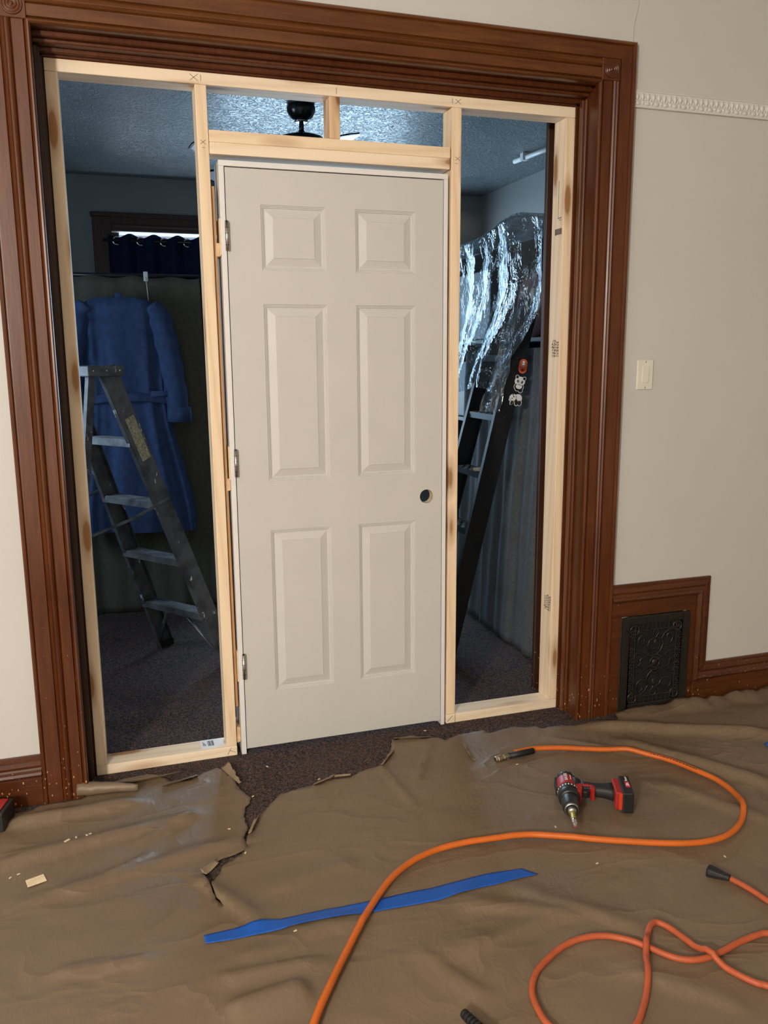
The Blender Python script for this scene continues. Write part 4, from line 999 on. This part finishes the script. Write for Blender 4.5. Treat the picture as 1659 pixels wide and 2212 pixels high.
# ------------------------------------------------------------------ far room, left bay: curtain, clothes rack, robe
cu = thing('window_curtain', 'navy blue grommet curtain hanging on the far window', 'curtain', (.6, 3.33, .6))
def curt(u, v):
    x_ = .185+.83*u; z_ = .62+(2.318-.62)*v
    return Vector((x_, 3.325+.032*math.sin(u*2*PI*5.1+.6)+.006*fbm(u*9, v*2, 3), z_+.014*math.sin(u*2*PI*5.1+2)*v**6))
loc(MB().grid(curt, 130, 24).build('cloth', 'navy_cloth', cu, solid=.003))
loc(MB().tube([(.15,3.325,2.286),(2.5,3.325,2.286)], .010, 10).build('rod', 'black_plastic', cu))
for k in range(5):
    x_ = .24+.16*k+.001; yy = 3.325+.032*math.sin((x_-.185)/.83*2*PI*5.1+.6)
    pts = [(x_+.026*math.cos(a), yy-.006, 2.283+.026*math.sin(a)) for a in [2*PI*i/18 for i in range(18)]]
    loc(MB().tube(pts, .006, 6, closed=True).build('grommet', 'chrome', cu))
rk_ = thing('garment_rack', 'black garment rack covered with an olive green cloth', 'clothes rack', (.25, 2.2, 0))
for x_ in (-.16,.645):
    for y_ in (2.03,2.45): loc(MB().tube([(x_,y_,0),(x_,y_,1.93)], .011, 8).build('post', 'black_plastic', rk_))
for y_ in (2.03,2.45): loc(MB().tube([(-.17,y_,1.935),(.655,y_,1.935)], .012, 8).build('top_bar', 'black_plastic', rk_))
def olive(u, v):
    x_ = -.18+.835*u; z_ = .004+(1.925-.004)*v
    f_ = .010*math.sin(u*19+1.2*math.sin(v*2))+.007*math.sin(u*43+v*2)+.012*fbm(u*4, v*1.5, 8)+.02*math.exp(-((u-.86)/.03)**2)*(1-v)
    return Vector((x_+.028*(1-v)*u, 2.020-f_*(1.1-.8*v)-.010, z_+(.006*math.sin(u*25) if v > .98 else 0)))
loc(MB().grid(olive, 90, 40).build('cover_cloth', 'olive_cloth', rk_, solid=.003))
def olive2(u, v):
    y_ = 1.99+.48*u; z_ = .004+(1.925-.004)*v
    return Vector((.662+.028*(1-v)+.012*math.sin(u*17+v), y_, z_))
loc(MB().grid(olive2, 40, 20).build('side_cloth', 'olive_cloth', rk_, solid=.003))
hk = thing('wall_hook', 'small white hook hanging at the top of the olive cloth', 'hook', (.358, 1.965, 1.93))
MB().box((-.012,-.010,-.030), (.012,0,.022)).build('plate', 'white_plastic', hk, bevel=.004)
MB().tube([(0,-.010,-.012),(0,-.022,-.022),(0,-.026,-.012)], .004, 8).build('prong', 'white_plastic', hk)
MB().tube([(0,-.024,-.018),(.004,-.03,-.09),(.008,-.03,-.165)], .0022, 6).build('cord', 'white_plastic', hk)
robe = thing('bathrobe', 'blue terry bathrobe with belt hanging in front of the olive cloth', 'bathrobe', (.2, 1.90, .5))
def torso(u, v):
    z_ = .515+(1.808-.515)*v; a = 2*PI*u
    sh_ = ease(1, .955, v)
    w_ = (.30*(1-v)+.205*v-.03*math.exp(-((v-.55)/.10)**2))*(.35+.65*math.sqrt(max(0, 1-max(0,(v-.955)/.0451)**2)) if v > .955 else 1)
    w_ = (.345+(.222-.345)*ease(0,.62,v))*(1 if v < .96 else math.sqrt(max(0,1-((v-.96)/.041)**2))*.25+.75)
    d_ = (.075-.03*v)*(1 if v < .97 else math.sqrt(max(0.02,1-((v-.97)/.031)**2)))
    c_, s_ = math.cos(a), math.sin(a)
    fo = 1+.30*(1-v*.7)*math.sin(a*11+1.5*v)+.14*math.sin(a*23+2)*(1-v)
    return Vector((.205+.016*(1-v)+w_*math.copysign(abs(c_)**.7, c_), 1.885+d_*s_*fo+.01*fbm(c_*2,v*5,1), z_+.012*math.sin(a*3+1)*(1-v)-.03*(abs(c_)**3)*ease(.93,1.0,v)))
loc(MB().grid(torso, 110, 46).add([torso(i/60, 0) for i in range(60)], [tuple(range(60))]).add([torso(i/60, 1) for i in range(60)], [tuple(range(60))]).build('body', 'robe_blue', robe))
for s in (1,-1):
    base_ = .205
    pp = [(.165,1.885,1.765),(.205,1.880,1.700),(.235,1.872,1.58),(.258,1.862,1.44),(.274,1.855,1.30),(.288,1.850,1.14)]
    rr = [.045,.062,.064,.062,.060,.062]
    sp = smooth_path([(base_+s*x_, y_, z_) for x_,y_,z_ in pp], 6); rs_ = []
    for i in range(len(sp)):
        f_ = i/(len(sp)-1)*(len(rr)-1); k = min(int(f_), len(rr)-2); rs_.append(rr[k]+(rr[k+1]-rr[k])*(f_-k)+.004*math.sin(i*1.1))
    sv = loc(MB().tube(sp, rs_, 18).build('sleeve', 'robe_blue', robe))
    e_ = sp[-1]
    MB().tube([e_+Vector((0,0,.075)), e_+Vector((0,0,-.006))], [.066,.069], 18).build('cuff', 'robe_blue', sv)
def belt(u, v):
    a = 2*PI*u; c_, s_ = math.cos(a), math.sin(a)
    return Vector((.208+.268*math.copysign(abs(c_)**.75, c_)*.98, 1.885+(.075+.004*math.sin(a*7))*s_, 1.235+.045*v-.03*math.cos(a*2)*.5))
loc(MB().grid(belt, 80, 5).build('belt', 'robe_blue', robe, solid=.006))
loc(MB().grid(lambda u,v: Vector((.335+.12*u+.01*v, 1.822-.012*math.sin(u*3), 1.27-.02*u+.035*v*(1-u*.3)+.03*u)), 12, 4).build('belt_loop', 'robe_blue', robe, solid=.006))
loc(MB().box((.188,1.87,1.80), (.222,1.925,1.833)).build('collar_tab', 'robe_blue', robe, bevel=.006))

# ------------------------------------------------------------------ ceiling fan and rod on the far ceiling
fan = thing('ceiling_fan', 'black ceiling fan hanging in the room beyond the door', 'ceiling fan', (1.128, 1.40, 2.30))
def FN(b_, name, mat='fan_black', par=None): 
    o = b_.build(name, mat, par or fan)
    if not par: loc(o)
    return o
c_ = (1.128, 1.40)
FN(MB().lathe([(0,.066),(.010,.072),(.030,.071),(.055,.058),(.070,.040),(.076,.022)], (*c_,2.72), (0,0,-1), 24), 'canopy')
FN(MB().lathe([(0,.022),(.003,.036),(.008,.036),(.010,.022)], (*c_,2.648), (0,0,-1), 24), 'collar_ring', 'chrome')
FN(MB().tube([(*c_,2.66),(*c_,2.58)], .0125, 12), 'downrod')
FN(MB().lathe([(0,.016),(.012,.022),(.020,.060),(.034,.108),(.055,.122),(.13,.122),(.17,.09),(.18,.05)], (*c_,2.600), (0,0,-1), 28), 'motor_housing')
for k in range(5):
    a0 = math.radians(-83)+k*2*PI/5; M_ = Matrix.Translation((*c_,2.440)) @ Matrix.Rotation(a0,4,'Z') @ Matrix.Rotation(.21,4,'X')
    bl = MB(); pol = [(.20,-.055),(.30,-.066),(.58,-.070),(.62,-.050),(.63,0),(.62,.050),(.58,.070),(.30,.066),(.20,.055)]
    bl.add([M_ @ Vector((x,y,0)) for x,y in pol]+[M_ @ Vector((x,y,.007)) for x,y in pol], [tuple(range(8,-1,-1)), tuple(range(9,18))]+[(i,(i+1)%9,(i+1)%9+9,i+9) for i in range(9)])
    bo = FN(bl, 'blade')
    FN(MB().box((.10,-.018,-.004), (.24,.018,.010), M_), 'blade_arm')
    ins = [(x*.965+.012,y*.86) for x,y in pol]
    FN(MB().add([M_ @ Vector((x,y,-.0012)) for x,y in ins]+[M_ @ Vector((x,y,.001)) for x,y in ins], [tuple(range(8,-1,-1)), tuple(range(9,18))]+[(i,(i+1)%9,(i+1)%9+9,i+9) for i in range(9)]), 'blade_glare', 'fan_blade_glare', bo)  # reflection of the window painted as a pale panel
a_, b_ = Vector((2.66,2.10,2.69)), Vector((2.72,1.55,2.69))
rd = thing('ceiling_rod', 'short white rod bracket fixed under the far ceiling', 'rod', (2.69,1.85,2.69))
loc(MB().tube([a_, b_], .014, 10).build('rod', 'white_plastic', rd))
for t_ in (.2,.8):
    q = a_.lerp(b_, t_); loc(MB().box((q.x-.02,q.y-.02,2.675), (q.x+.02,q.y+.02,2.72)).build('bracket', 'white_plastic', rd, bevel=.003))

a_ = A0.lerp(A1, .935/1.74)
o = MB().box((-.030,-.045,0), (.030,.045,.014)).build('wood_block', 'scrap_wood', bevel=.0015, seg=1); o.location = (a_.x, a_.y+.075, .9375); o.rotation_euler = (0,0,.25)
tag(o, 'pale wood block lying on a step of the black ladder', 'wood block')
